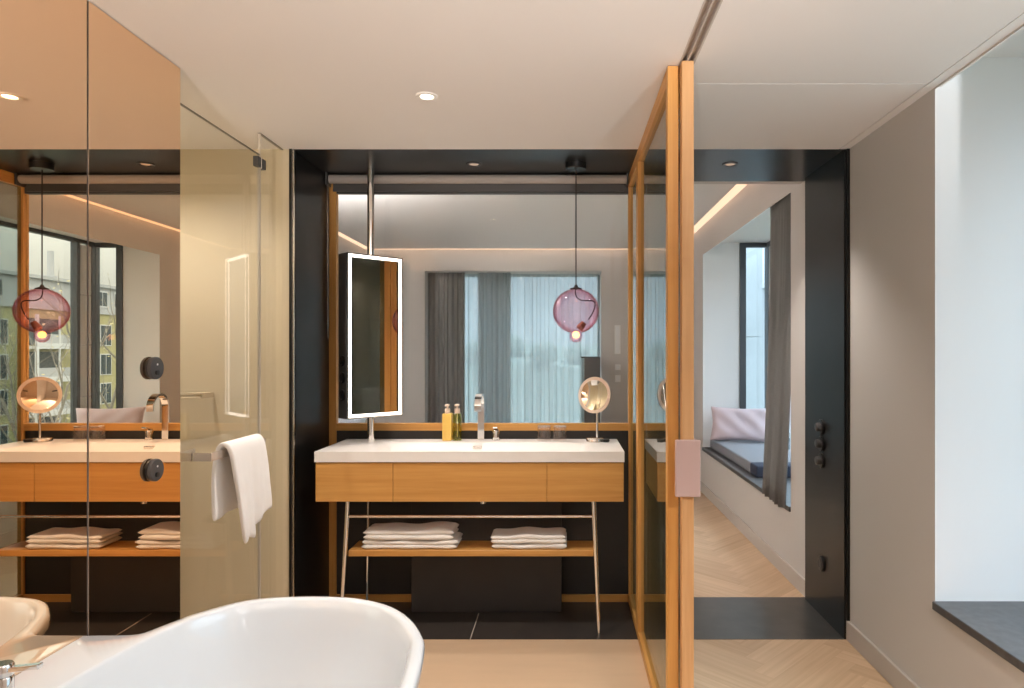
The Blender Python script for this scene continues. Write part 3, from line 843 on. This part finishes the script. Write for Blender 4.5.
tum = thing('tumbler', 'upturned clear glass tumbler, nearer the faucet', 'glass', (ux(544, 3.6), 3.60, ZTOP), group='upturned tumblers on the washbasin')
bm = nb(); X = ux(544, 3.6)
lathe(bm, [(.0385, .0015), (.0385, .006), (.036, .068), (.034, .075), (0, .075), (0, .062), (.031, .062), (.033, .056), (.0355, .006), (.0355, .0015)], (X, 3.60, ZTOP), n=36, closed=False)
obj('bowl', bm, 'tumbler', tum, True, 50)
bm = nb(); lathe(bm, [(0, .0752), (.034, .0752), (.036, .068), (.0375, .071), (.0355, .080), (.03, .081), (0, .081)], (X, 3.60, ZTOP), n=36); obj('base', bm, 'tumbler', tum, True, 50)
bm = nb(); lathe(bm, [(0, .0003), (.034, .0003), (.034, .0012), (0, .0012)], (X, 3.60, ZTOP), n=30); obj('coaster', bm, 'white_metal', tum, True, 50)
dup(tum, (ux(559.8, 3.6), 3.60, ZTOP), 'upturned clear glass tumbler, nearer the magnifying mirror')

# ------------------------------------------------------------------ magnifying mirror
mc = Vector((.157, 3.55, 1.150)); bx = .172
mmr = thing('magnifying_mirror', 'round tilted magnifying mirror on a chrome stem at the basin end', 'mirror', (bx, 3.57, ZTOP))
ax = Vector((-.50, -.84, .10)).normalized()
bm = nb(); lathe(bm, [(0, -.012), (.085, -.012), (.096, -.006), (.097, .002), (.094, .004)], mc, ax, 48); obj('housing', bm, 'steel', mmr, True, 50)
bm = nb(); lathe(bm, [(.097, .002), (.0965, .0045), (.080, .0045), (.080, .002)], mc, ax, 48); obj('frosted_ring', bm, 'pump', mmr, True, 50)
bm = nb(); lathe(bm, [(.080, .003), (.06, -.0005), (.04, -.003), (.02, -.0045), (0, -.005)], mc, ax, 48); obj('mirror_glass', bm, 'mag_mirror', mmr, True, 180)
bm = nb(); tube(bm, [(bx, 3.57, ZTOP+.014), (bx, 3.57, 1.10), (bx, 3.572, 1.13), tuple(mc-ax*.012)], .0065, 12); obj('stem', bm, 'chrome', mmr, True)
bm = nb(); lathe(bm, [(0, .0005), (.047, .0005), (.047, .016), (.044, .019), (0, .019)], (bx-.012, 3.57, ZTOP), n=36); fb = obj('foot', bm, 'steel', mmr, True, 50)
bm = nb(); lathe(bm, [(0, .0005), (.016, .0005), (.02, .010), (.018, .016), (0, .018)], (bx+.046, 3.545, ZTOP), n=20); obj('switch_knob', bm, 'black_plastic', mmr, True, 50)

# ------------------------------------------------------------------ lit vanity mirror on pole
PL = Vector((-1.1063, 3.387, 0)); PR = Vector((-.8802, 3.6135, 0))
e = (PR-PL).normalized(); nrm = Vector((e.y, -e.x, 0)); wid = (PR-PL).length
Zb, Zt = 1.036, 1.886; TH = .095
Rm = Matrix(((e.x, nrm.x, 0, PL.x), (e.y, nrm.y, 0, PL.y), (0, 0, 1, 0), (0, 0, 0, 1)))   # local: x along face, y outwards, z up
lm = thing('lit_mirror', 'tall mirror cabinet with glowing white border on a ceiling pole', 'mirror', (-1.028, 3.533, Zb))
bm = nb(); box(bm, 0, wid, -TH, -.002, Zb, Zt, mat=Rm, bev=.003); obj('cabinet', bm, 'dark_metal', lm)
bd, bi = .007, .022
def ring(bm, a, b, y0, y1):
    box(bm, a, b, y0, y1, Zb+a, Zt-a, mat=Rm); box(bm, wid-b, wid-a, y0, y1, Zb+a, Zt-a, mat=Rm)
    box(bm, b, wid-b, y0, y1, Zb+a, Zb+b, mat=Rm); box(bm, b, wid-b, y0, y1, Zt-b, Zt-a, mat=Rm)
bm = nb(); ring(bm, 0, bd, -.0019, .003); obj('edge_frame', bm, 'steel', lm)
bm = nb(); ring(bm, bd, bi, -.0019, .002); obj('light_band', bm, 'led', lm)
bm = nb(); box(bm, bi, wid-bi, -.0019, .001, Zb+bi, Zt-bi, mat=Rm); obj('mirror_glass', bm, 'mirror', lm)
px, py = -1.028, 3.533
bm = nb(); cyl(bm, (px, py, ZTOP+.001), (px, py, Zb), .0185, n=24); obj('pole', bm, 'chrome', lm, True)
bm = nb(); cyl(bm, (px, py, Zt), (px, py, ZC-.001), .0185, n=24); obj('pole', bm, 'chrome', lm, True)
for v in (361, 378, 395.5):
    z = H-(v-VY)*3.42/F
    c0 = PL-nrm*.046; d = -e
    c0 = Vector((c0.x, c0.y, z))
    bm = nb(); lathe(bm, [(0, -.001), (.030, -.001), (.030, .006), (.027, .008), (.021, .008), (.020, .002), (0, .002)], c0, d, 32)
    so = obj('socket', bm, 'black_plastic', lm, True, 50)
    bm = nb()
    for s in (-.0095, .0095): cyl(bm, c0+Vector((0, 0, s))+d*.002, c0+Vector((0, 0, s))+d*.0035, .003, n=10)
    obj('pin_hole', bm, 'steel', so)

# ------------------------------------------------------------------ pendant
pc = Vector((ux(576, 3.437), 3.437, 1.589)); R0 = .119
pn = thing('pendant_lamp', 'round purple blown-glass pendant lamp hanging over the washbasin', 'pendant lamp', (pc.x, pc.y, ZC))
bm = nb(); lathe(bm, [(0, ZC-.0005), (.053, ZC-.0005), (.053, ZC-.030), (.050, ZC-.033), (0, ZC-.033)], (pc.x, pc.y, 0), n=40); obj('canopy', bm, 'black_metal', pn, True)
def pend_prof(off):
    pr = []
    R = R0-off
    zt = math.asin(.93)
    # neck opening on top
    pr.append((.030-off*.3, pc.z+R0*.945))
    for k in range(0, 31):
        a = PI/2*.84-(PI/2*.84+PI/2*.80)*k/30
        pr.append((R*math.cos(a)*1.0, pc.z+R*math.sin(a)*.97))
    # drop-shaped nipple at the bottom
    zn = pc.z-R0*.97-.012; rn = .034-off
    for k in range(0, 11):
        a = math.radians(28)-(math.radians(28)+PI/2)*k/10
        pr.append((max(rn*math.cos(a), 0) if k < 10 else 0, zn+rn*math.sin(a)))
    return pr
bm = nb(); A = pend_prof(0); B = pend_prof(.0045)
lathe(bm, A+B[::-1], (pc.x, pc.y, 0), n=56, closed=False)
# close the neck rim
bm.verts.ensure_lookup_table()
bmesh.ops.holes_fill(bm, edges=[], sides=0)
bd_edges = [ed_ for ed_ in bm.edges if len(ed_.link_faces) == 1]
bmesh.ops.bridge_loops(bm, edges=bd_edges)
bmesh.ops.remove_doubles(bm, verts=bm.verts, dist=1e-5)
obj('glass_globe', bm, 'purple_glass', pn, True, 180)
zb_ = pc.z-R0*.97
bm = nb(); lathe(bm, [(0, .0), (.030, .0), (.032, .003), (.012, .010), (.006, .022), (0, .022)], (pc.x, pc.y, pc.z+R0*.945+.001), n=24); obj('neck_cap', bm, 'cable', pn, True)
bm = nb(); cyl(bm, (pc.x, pc.y, pc.z+R0*.945+.02), (pc.x, pc.y, ZC-.033), .003, n=8)
x, y, z = pc
tube(bm, catmull([(x, y, z+R0*.93), (x+.002, y, z+.075), (x+.03, y-.005, z+.055), (x+.085, y-.01, z+.052), (x+.098, y-.012, z+.03), (x+.085, y-.01, z-.01), (x+.058, y-.008, z-.05), (x+.036, y-.004, z-.068)], 5)[:-10], .003, 8)
obj('cord', bm, 'cable', pn, True)
bm = nb(); s0 = Vector((x+.042, y-.005, z-.058)); s1 = Vector((x+.006, y, z-.105))
cyl(bm, s0, s0.lerp(s1, .6), .014, .020, 20); cyl(bm, s0.lerp(s1, .6), s0.lerp(s1, .75), .020, .017, 20); obj('lamp_socket', bm, 'copper_socket', pn, True, 40)
bm = nb(); bmesh.ops.create_icosphere(bm, subdivisions=3, radius=.018, matrix=Matrix.Translation((x, y, zb_-.006))); obj('bulb', bm, 'bulb', pn, True)

# ------------------------------------------------------------------ downlights
def downlight(x, y, z, label, energy, ang=95, blend=.6, col=(1, .74, .48), ring='white_metal'):
    t = thing('downlight', label, 'downlight', (x, y, z))
    bm = nb(); lathe(bm, [(.024, .0), (.042, .0), (.042, -.003), (.040, -.005), (.028, -.005), (.024, -.001)], (x, y, z), n=36, closed=True); obj('trim_ring', bm, ring, t, True, 40)
    bm = nb(); lathe(bm, [(0, -.0015), (.0245, -.0015), (.0245, -.0005), (0, -.0005)], (x, y, z), n=28); obj('lens', bm, 'lens' if ring == 'white_metal' else 'lens_dim', t)
    l = bpy.data.lights.new('spot', 'SPOT'); l.energy = energy*LK; l.color = col; l.spot_size = math.radians(ang); l.spot_blend = blend; l.shadow_soft_size = .03
    o = bpy.data.objects.new('spot', l); C.objects.link(o); o.parent = t; o.location = (0, 0, -.012)
    return t
WARM = (1, .91, .83)
LK = 1.8
downlight(-.525, 2.537, ZC, 'white recessed downlight in the bathroom ceiling', 25, col=WARM)
downlight(-.47, 3.449, ZC, 'dark-rimmed downlight in the black soffit over the vanity', 9.5, ang=110, col=WARM, ring='dark_metal')
downlight(.853, 3.449, ZC, 'dark-rimmed downlight in the black soffit of the portal', 16, ang=110, col=WARM, ring='dark_metal')
for i, (x, y) in enumerate(((-.525, .9), (-.525, -.7))):
    downlight(x, y, ZC, ['recessed ceiling downlight above the bathtub, out of view', 'recessed ceiling downlight behind the viewpoint'][i], 12, ang=110, col=WARM)
downlight(-1.86, 2.56, ZC, 'recessed downlight in the shower ceiling', 14, ang=150, col=WARM)
downlight(.90, .6, ZC, 'recessed downlight in the corridor ceiling, out of view', 26, ang=120, col=(1, .93, .86))

def uplight(x, label, energy, target, col=(1, .88, .78)):  # added unseen fill lights for the ceilings; lip keeps them out of reflections
    z = 1.50; y = YN+.06
    t = thing('fill_uplight', label, 'fill light', (x, YN, z))
    bm = nb(); box(bm, x-.14, x+.14, YN+.001, YN+.012, z-.10, z+.05); box(bm, x-.14, x+.14, YN+.012, YN+.22, z-.08, z-.07); box(bm, x-.14, x+.14, YN+.21, YN+.22, z-.07, z+.034); obj('shade', bm, 'dark_metal', t)
    l = bpy.data.lights.new('uplight', 'SPOT'); l.energy = energy; l.color = col; l.spot_size = math.radians(62); l.spot_blend = 1; l.shadow_soft_size = .03
    o = bpy.data.objects.new('uplight', l); C.objects.link(o); o.parent = t; o.location = (0, .06, 0)
    o.rotation_euler = (Vector(target)-Vector((x, y, z))).to_track_quat('-Z', 'Y').to_euler()
uplight(-.55, 'added unseen fill uplight on the wall behind the viewpoint', 400, (-.70, 2.3, 2.7))
uplight(1.21, 'added fill uplight at the end of the corridor behind the viewpoint', 430, (.85, 2.0, 2.75), (.95, .97, 1))
fl = thing('fill_lamp', 'added fill uplighter, unseen, in the bedroom corner left of the vanity glass', 'floor lamp', (-2.2, 4.05, 0))  # added out of view to brighten the bedroom ceiling
bm = nb(); lathe(bm, [(0, .001), (.14, .001), (.14, .02), (.02, .03), (0, .03)], (-2.2, 4.05, 0), n=32); obj('base', bm, 'dark_metal', fl, True)
bm = nb(); cyl(bm, (-2.2, 4.05, .03), (-2.2, 4.05, 1.60), .012, n=14); obj('pole', bm, 'dark_metal', fl, True)
bm = nb(); lathe(bm, [(.03, 1.58), (.16, 1.70), (.165, 1.70), (.035, 1.575)], (-2.2, 4.05, 0), n=36, closed=True); obj('shade', bm, 'white_metal', fl, True)
l = bpy.data.lights.new('lamp', 'SPOT'); l.energy = 340; l.color = (1, .97, .95); l.spot_size = math.radians(150); l.spot_blend = 1; l.shadow_soft_size = .05
o = bpy.data.objects.new('lamp', l); C.objects.link(o); o.parent = fl; o.location = (0, 0, 1.66); o.rotation_euler = (PI, 0, 0)

# ------------------------------------------------------------------ round switches on the jamb
def switch(v, label, socket=False):
    Y = 1.338*F/(822-VX); z = H-(v-VY)*Y/F; X = 1.338
    t = thing('round_switch' if not socket else 'round_socket', label, 'switch' if not socket else 'socket', (X, Y, z), group='round black fittings on the steel jamb')
    bm = nb(); lathe(bm, [(0, 0), (.040, 0), (.040, .008), (.037, .011), (0, .011)], (X, Y, z), (-1, 0, 0), 36); obj('plate', bm, 'black_plastic', t, True, 40)
    bm = nb(); lathe(bm, [(0, .0112), (.024, .0112), (.022, .030 if not socket else .014), (.018, .033 if not socket else .012), (0, .033 if not socket else .006)], (X, Y, z), (-1, 0, 0), 30); obj('knob' if not socket else 'insert', bm, 'dark_metal', t, True, 40)
switch(427, 'topmost of the three round black switches on the steel jamb')
switch(443.5, 'middle of the three round black switches on the steel jamb')
switch(460.5, 'lowest of the three round black switches on the steel jamb')
switch(563.5, 'single round black socket low on the steel jamb near the floor', True)

# ------------------------------------------------------------------ bedroom bay: pad, pillow, curtain
def pad():
    x0, x1, y0, y1, z0, z1 = 1.42, 1.955, 4.95, 6.54, ZSB[1]+.001, ZSB[1]+.091
    t = thing('seat_pad', 'grey seat pad with navy end lying on the stone bay sill', 'seat pad', (1.58, 5.7, z0))
    bm = nb(); box(bm, x0, x1, y0+.18, y1, z0, z1, bev=.016, seg=3); obj('cushion_body', bm, 'pad', t, True, 60)
    bm = nb(); box(bm, x0, x1, y0, y0+.1795, z0, z1-.001, bev=.014, seg=3); obj('end_section', bm, 'pad_side', t, True, 60)
pad()
def pillow_bm(w, h, th, n=24, seed=0):
    bm = nb(); sides = []
    for s in (1, -1):
        g = []
        for i in range(n+1):
            r = []
            for j in range(n+1):
                u = i/n*2-1; v = j/n*2-1
                k = max((1-u**4)*(1-v**4), 0)**.55
                pin = 1-.07*(1-abs(v)**1.5)*abs(u)**6
                pin2 = 1-.09*(1-abs(u)**1.5)*abs(v)**6
                wr = .006*math.sin(u*9+v*6+seed)*k
                r.append(bm.verts.new((u*w/2*pin, s*(th/2*k+.001)+wr, v*h/2*pin2)))
            g.append(r)
        for i in range(n):
            for j in range(n):
                f = (g[i][j], g[i+1][j], g[i+1][j+1], g[i][j+1]); bm.faces.new(f if s < 0 else f[::-1])
        sides.append(g)
    a, b = sides
    per = lambda g: [g[i][0] for i in range(n)]+[g[n][j] for j in range(n)]+[g[i][n] for i in range(n, 0, -1)]+[g[0][j] for j in range(n, 0, -1)]
    A, B = per(a), per(b)
    for k in range(len(A)): bm.faces.new((A[k], A[(k+1) % len(A)], B[(k+1) % len(B)], B[k]))
    return bm
bm = pillow_bm(.57, .325, .13)
P0 = Vector((1.405, 6.40, 0)); P1 = Vector((1.925, 6.22, 0)); dd = (P1-P0).normalized(); ang = math.atan2(dd.y, dd.x)
mid = (P0+P1)/2
bm.transform(Matrix.Translation((mid.x+.0, mid.y, ZSB[1]+.091+.163)) @ Matrix.Rotation(ang, 4, 'Z') @ Matrix.Rotation(math.radians(-14), 4, 'X'))
tag(obj('throw_pillow', bm, 'pillow', None, True, 180), 'pale pink oblong throw pillow leaning at the end of the seat pad', 'pillow')

def drape(name, p0, p1, z0, z1, amp, waves, mat, label, cat, seed=0, nz=14, per=14, solid=.003, fold=None, lean=0, group=None):
    p0 = Vector(p0); p1 = Vector(p1); d = p1-p0; L = d.length; d.normalize(); nn = Vector((-d.y, d.x))
    rnd = random.Random(seed)
    n = int(waves*per); bm = nb(); cols = []
    ph = [rnd.uniform(-.6, .6) for _ in range(int(waves)+3)]; am = [rnd.uniform(.6, 1.15) for _ in range(int(waves)+3)]
    for i in range(n+1):
        t = i/n; w = t*waves; k = int(w); f = w-k
        a = am[k]*(1-f)+am[k+1]*f; p = ph[k]*(1-f)+ph[k+1]*f
        col = []
        for j in range(nz+1):
            s = j/nz       # 0 bottom 1 top
            am2 = amp*a*(1-.45*s)
            off = math.sin(2*PI*w+p+.5*(1-s)*math.sin(k*1.7+seed))*am2+.25*amp*math.sin(2*PI*w*2.3+seed)*(1-s*.3)
            q = p0+d*(L*t+(fold*a if fold else .25*am2)*math.sin(4*PI*w+p))+nn*off
            col.append(bm.verts.new((q.x-lean*(1-s)**1.5, q.y-(q.y-p0.y)*2.8*lean*(1-s), z0+(z1-z0)*s)))
        cols.append(col)
    for a, b in zip(cols, cols[1:]):
        for j in range(nz): bm.faces.new((a[j], b[j], b[j+1], a[j+1]))
    mods = (('SOLIDIFY', dict(thickness=solid, offset=0)),) if solid else ()
    return tag(obj(name, bm, mat, None, True, 180, mods=mods), label, cat, group)
drape('curtain', (1.402, 4.045), (1.42, 4.62), ZSB[1]-.012, 2.385, .030, 6, 'curtain', 'dark grey curtain gathered at the near end of the window bay', 'curtain', 3, lean=.075)
drape('curtain', (-1.69, YW+.13), (-1.23, YW+.13), FZ0+.01, FZ1-.004, .035, 6, 'curtain', 'dark grey curtain gathered at the left of the far window', 'curtain', 5)
drape('curtain', (-1.07, YW+.14), (-.665, YW+.14), FZ0+.01, FZ1-.004, .032, 5, 'curtain_light', 'thin teal-grey curtain hanging inside the left half of the far window', 'curtain', 8)
drape('sheer_curtain', (-1.68, YW+.26), (.425, YW+.26), FZ0+.01, FZ1-.004, .034, 21, 'sheer', 'pale sheer curtain across the whole far window', 'curtain', 11, solid=0, fold=.0125, per=24)
# curtain track
bm = nb(); box(bm, 1.47, 1.50, BAY2[0], BAY2[1], 2.432, 2.444); 
struct('trim_7', bm, 'white_metal', 'white curtain track on the sloping head of the bedroom bay', 'curtain track')

# dark cabinet, bed and plates in the bedroom
t = thing('tall_cabinet', 'dark tall cabinet standing in front of the far window', 'cabinet', (.30, 7.7, 0))
cx0, cx1 = ux(584.5, 7.55), ux(600.3, 7.55)
bm = nb(); box(bm, cx0, cx1, 7.55, 7.95, .0, 1.315, bev=.004); obj('body', bm, 'cabinet_dark', t)
bm = nb(); box(bm, cx0-.035, cx1+.0, 7.545, 7.96, 1.316, 1.332); obj('top', bm, 'cabinet_dark', t)
bm = nb(); box(bm, cx0+.11, cx0+.113, 7.5485, 7.5495, .05, 1.30); obj('door_seam', bm, 'black_plastic', t)
bm = nb(); box(bm, cx0-.034, cx0-.002, 7.56, 7.94, .0, 1.315); obj('side_panel', bm, 'teal_edge', t)
def plate(u0, u1, v0, v1, label, name='wall_plate', cat='wall plate'):
    Y = YW; t = thing(name, label, cat, (ux((u0+u1)/2, Y), Y, H-(v1-VY)*Y/F), group='pale wall fittings right of the far window')
    bm = nb(); box(bm, ux(u0, Y), ux(u1, Y), Y-.012, Y-.001, H-(v1-VY)*Y/F, H-(v0-VY)*Y/F, bev=.003); obj('plate', bm, 'white_metal', t)
    bm = nb(); m_ = .012; box(bm, ux(u0, Y)+m_, ux(u1, Y)-m_, Y-.014, Y-.0121, H-(v1-VY)*Y/F+m_, H-(v0-VY)*Y/F-m_, bev=.0005, seg=1); obj('face', bm, 'white_matte', t)
plate(614.5, 620.5, 325, 354, 'tall pale plate on the wall right of the far window', 'wall_panel', 'panel')
plate(615, 620.5, 364.5, 370, 'upper small pale switch plate right of the far window')
plate(615, 620.5, 375, 382, 'lower small pale switch plate right of the far window')
bed = thing('bed', 'white-made bed against the left bedroom wall seen through the glass', 'bed', (-1.5, 6.1, 0))
bm = nb(); box(bm, -2.40, -.42, 5.2, 7.0, .0, .30, bev=.01); obj('base', bm, 'bed_base', bed)
bm = nb(); box(bm, -2.36, -.42, 5.22, 6.98, .30, .52, bev=.04, seg=3); obj('mattress', bm, 'bed_linen', bed, True, 60)
bm = nb(); box(bm, -2.415, -2.362, 5.1, 7.1, .06, 1.05, bev=.01); obj('headboard', bm, 'bed_base', bed)
for (yy, sd_, lab) in ((5.62, 1, 'white bed pillow nearer the glass'), (6.55, 2, 'white bed pillow farther from the glass')):
    bm = pillow_bm(.72, .46, .20, seed=sd_)
    bm.transform(Matrix.Translation((-2.10, yy, .735)) @ Matrix.Rotation(PI/2, 4, 'Z') @ Matrix.Rotation(math.radians(28), 4, 'X'))
    tag(obj('bed_pillow', bm, 'bed_linen', None, True, 180), lab, 'pillow')

# ------------------------------------------------------------------ outside
GZ = -14
bm = nb(); box(bm, -160, 220, 8.8, 320, GZ-1, GZ); box(bm, 2.4, 220, -160, 8.8, GZ-1, GZ)
struct('ground', bm, 'ground', 'street level ground far below the windows', 'ground')
def building():
    X0 = 45; t = thing('apartment_building', 'yellow apartment block with white top floor across the street', 'building', (50, 68, GZ))
    bm = nb(); box(bm, X0, X0+12, 48, 100, GZ, 5.55); obj('lower_walls', bm, 'facade_yellow', t)
    bm = nb(); box(bm, X0+.4, X0+12, 48, 100, 5.55, 8.15); box(bm, X0+.1, X0+12, 47.7, 100, 8.15, 8.45); box(bm, X0-.15, X0+12, 48, 100, 5.35, 5.75); obj('top_storey', bm, 'facade_grey', t)
    yy = [50.2, 53.2, 56.2, 66.2, 69.2, 71.8, 75, 78.5]
    for y in yy:
        bm = nb(); box(bm, X0+.30, X0+.5, y-.75, y+.75, 6.1, 7.8); fr = obj('window', bm, 'facade_white', t)
        for s in (-.36, .36):
            bm = nb(); box(bm, X0+.26, X0+.31, y+s-.29, y+s+.29, 6.25, 7.65); obj('pane', bm, 'dark_pane', fr)
        for fl in range(4):
            z = 3.2-3*fl
            bm = nb(); box(bm, X0-.05, X0+.1, y-.85, y+.85, z-1.1, z+1.1); fr = obj('window', bm, 'facade_white', t)
            for s in (-.4, .4):
                bm = nb(); box(bm, X0-.09, X0-.04, y+s-.33, y+s+.33, z-1.0, z+1.0); obj('pane', bm, 'dark_pane', fr)
    for fl in range(5):
        z = 1.9-3*fl+.1
        bm = nb(); box(bm, X0-1.6, X0+.05, 58.2, 63.6, z-.25, z)
        box(bm, X0-1.62, X0-1.55, 58.2, 63.6, z, z+.25); box(bm, X0-1.6, X0-1.4, 58.2, 58.45, z, z+2.75); box(bm, X0-1.6, X0-1.4, 63.35, 63.6, z, z+2.75)
        box(bm, X0-1.6, X0-1.5, 60.8, 60.95, z, z+2.75)
        ba = obj('balcony', bm, 'facade_white', t)
        bm = nb(); box(bm, X0-1.58, X0-1.52, 58.45, 63.35, z+.25, z+1.05); obj('railing', bm, 'facade_grey', ba)
        bm = nb(); box(bm, X0-.06, X0-.01, 58.8, 63.0, z+.1, z+2.5); obj('glazing', bm, 'dark_pane', ba)
    bm = nb(); cyl(bm, (X0+2, 63.0+1.4, 8.45), (X0+2, 63.0+1.4, 11.2), .28, n=14); cyl(bm, (X0+2, 64.4, 8.4), (X0+2, 64.4, 8.8), .6, n=14); obj('chimney', bm, 'facade_grey', t)
building()
t = thing('office_building', 'pale grey building seen past the bay window beside the curtain', 'building', (21, 62, GZ))
bm = nb(); box(bm, 14.5, 27, 60, 70, GZ, 7.2); obj('walls', bm, 'facade_grey', t)
bm = nb(); box(bm, 14.2, 27, 59.7, 70, 7.2, 7.6); obj('roof', bm, 'facade_white', t)
for fl in range(5):
    for k in range(4):
        bm = nb(); box(bm, 15.4+k*3, 17.2+k*3, 59.95, 60.05, 4.2-3*fl, 6.2-3*fl); obj('window', bm, 'dark_pane', t)

def tree(base, h, label, name='street_tree', seed=0, leaves=900):
    rnd = random.Random(seed); t = thing(name, label, 'tree', base)
    bm = nb(); tips = []
    def grow(p, d, L, r, lvl):
        pts = [p]; q = p; rr = [r]
        for k in range(4):
            d = (d+Vector((rnd.uniform(-.15, .15), rnd.uniform(-.15, .15), .05))).normalized()
            q = q+d*L/4; pts.append(q); rr.append(r*(1-.4*(k+1)/4))
        tube(bm, pts, rr, 5 if lvl else 8)
        if lvl < 4:
            for k in range(3 if lvl else 5):
                st = pts[2+(k % 3)]
                nd = (d+Vector((rnd.uniform(-1, 1), rnd.uniform(-1, 1), rnd.uniform(-.2, .6)))).normalized()
                grow(st, nd, L*rnd.uniform(.5, .72), r*.5, lvl+1)
        else: tips.append(q)
        if lvl >= 3: tips.extend(pts[1:])
    grow(Vector(base), Vector((0, 0, 1)), h*.5, h*.012, 0)
    obj('branches', bm, 'bark', t)
    bm = nb()
    for k in range(leaves):
        p = rnd.choice(tips)+Vector((rnd.gauss(0, .25), rnd.gauss(0, .25), rnd.gauss(0, .25)))
        s = rnd.uniform(.05, .11); a = Vector((rnd.gauss(0, 1), rnd.gauss(0, 1), rnd.gauss(0, 1))).normalized(); b = a.orthogonal().normalized()
        bm.faces.new([bm.verts.new(p+a*s), bm.verts.new(p+b*s*.6), bm.verts.new(p-a*s), bm.verts.new(p-b*s*.6)])
    o = obj('leaves', bm, 'leaf', t, recalc=False); o['kind'] = 'stuff'
tree((25, 40.5, GZ), 21, 'thin-leaved autumn tree across the street right of the balconies', seed=3, leaves=420)
tree((27, 37, GZ), 18, 'bare-branched autumn tree in front of the white balconies', seed=9, leaves=120)
# wooded rise behind the far window
def far_trees():
    rnd = random.Random(4)
    for k in range(9):
        x = -26+k*5.6; r = rnd.uniform(1.7, 2.3); y = 108+8*(k % 2); z = rnd.uniform(.6, 2.4)
        t = thing('distant_tree', 'blurred round tree beyond the sheer curtain', 'tree', (x, y, GZ), group='distant trees beyond the sheer curtain')
        bm = nb(); bmesh.ops.create_icosphere(bm, subdivisions=4, radius=r, matrix=Matrix.Translation((x, y, z)))
        for v in bm.verts:
            d = (v.co-Vector((x, y, z))); v.co += d.normalized()*r*.28*noise.noise(v.co*.55)+d.normalized()*r*.12*noise.noise(v.co*1.7)
        obj('crown', bm, 'foliage', t, True, 180)
        bm = nb(); cyl(bm, (x, y, GZ), (x, y, z-r*.6), .5, .3, 10); obj('trunk', bm, 'bark', t)
far_trees()
bm = nb(); n = 40
g = [[bm.verts.new((-70+140*i/n, 100+60*j/8, GZ+(13+4.5*j/8)*(1+.10*noise.noise(Vector((i*.35, j*.3, 2)))) if j else GZ)) for j in range(9)] for i in range(n+1)]
for i in range(n):
    for j in range(8): bm.faces.new((g[i][j], g[i+1][j], g[i+1][j+1], g[i][j+1]))
struct('ground_hill', bm, 'foliage', 'wooded hillside beyond the far window', 'hill')

# ------------------------------------------------------------------ light: overcast sky
SKY0, SKY1 = .72, 4.0
w = bpy.data.worlds.new('overcast'); S.world = w; w.use_nodes = True
bg = w.node_tree.nodes['Background']; bg.inputs['Color'].default_value = (.66, .84, 1.0, 1)
# overcast sky: the zenith is several times brighter than the horizon
wt = w.node_tree; tcw = wt.nodes.new('ShaderNodeTexCoord'); sx3 = wt.nodes.new('ShaderNodeSeparateXYZ'); mrw = wt.nodes.new('ShaderNodeMapRange')
wt.links.new(tcw.outputs['Generated'], sx3.inputs[0]); wt.links.new(sx3.outputs['Z'], mrw.inputs['Value'])
mrw.inputs['From Min'].default_value = .08; mrw.inputs['From Max'].default_value = .75
mrw.inputs['To Min'].default_value = SKY0; mrw.inputs['To Max'].default_value = SKY1
wt.links.new(mrw.outputs['Result'], bg.inputs['Strength'])
def portal(name, loc, rot, sx_, sy_):
    l = bpy.data.lights.new(name, 'AREA'); l.shape = 'RECTANGLE'; l.size = sx_; l.size_y = sy_; l.cycles.is_portal = True
    o = bpy.data.objects.new(name, l); C.objects.link(o); o.location = loc; o.rotation_euler = rot
# portals sit just inside the panes, facing into the room (-X / -Y)
portal('portal_bay', (XG+.062, (BAY2[0]+BAY2[1])/2, (ZSB[1]+ZT)/2), (0, PI/2, 0), ZT-ZSB[1], BAY2[1]-BAY2[0])
portal('portal_near', (XG+.062, (BAY1[0]+BAY1[1])/2, (ZSB[0]+ZT)/2), (0, PI/2, 0), ZT-ZSB[0], BAY1[1]-BAY1[0])
portal('portal_far', ((FX0+FX1)/2, YW+.52, (FZ0+FZ1)/2), (-PI/2, 0, 0), FX1-FX0, FZ1-FZ0)

# ------------------------------------------------------------------ camera
cam = bpy.data.cameras.new('camera'); co = bpy.data.objects.new('camera', cam); C.objects.link(co)
co.location = (0, 0, H); co.rotation_euler = (PI/2, 0, 0)
cam.sensor_fit = 'HORIZONTAL'; cam.sensor_width = 36; cam.lens = F/1024*36
cam.shift_x = (512-VX)/1024; cam.shift_y = (VY-344)/1024
cam.clip_start = .02; cam.clip_end = 600
S.camera = co

S.view_settings.view_transform = 'Standard'; S.view_settings.look = 'None'
S.view_settings.gamma = 1; S.view_settings.use_curve_mapping = False
S.view_settings.exposure = 0.9
cy = S.cycles
cy.max_bounces = 14; cy.diffuse_bounces = 6; cy.glossy_bounces = 8; cy.transmission_bounces = 8; cy.transparent_max_bounces = 24
cy.use_denoising = True
cy.sample_clamp_indirect = 6
cy.caustics_reflective = True
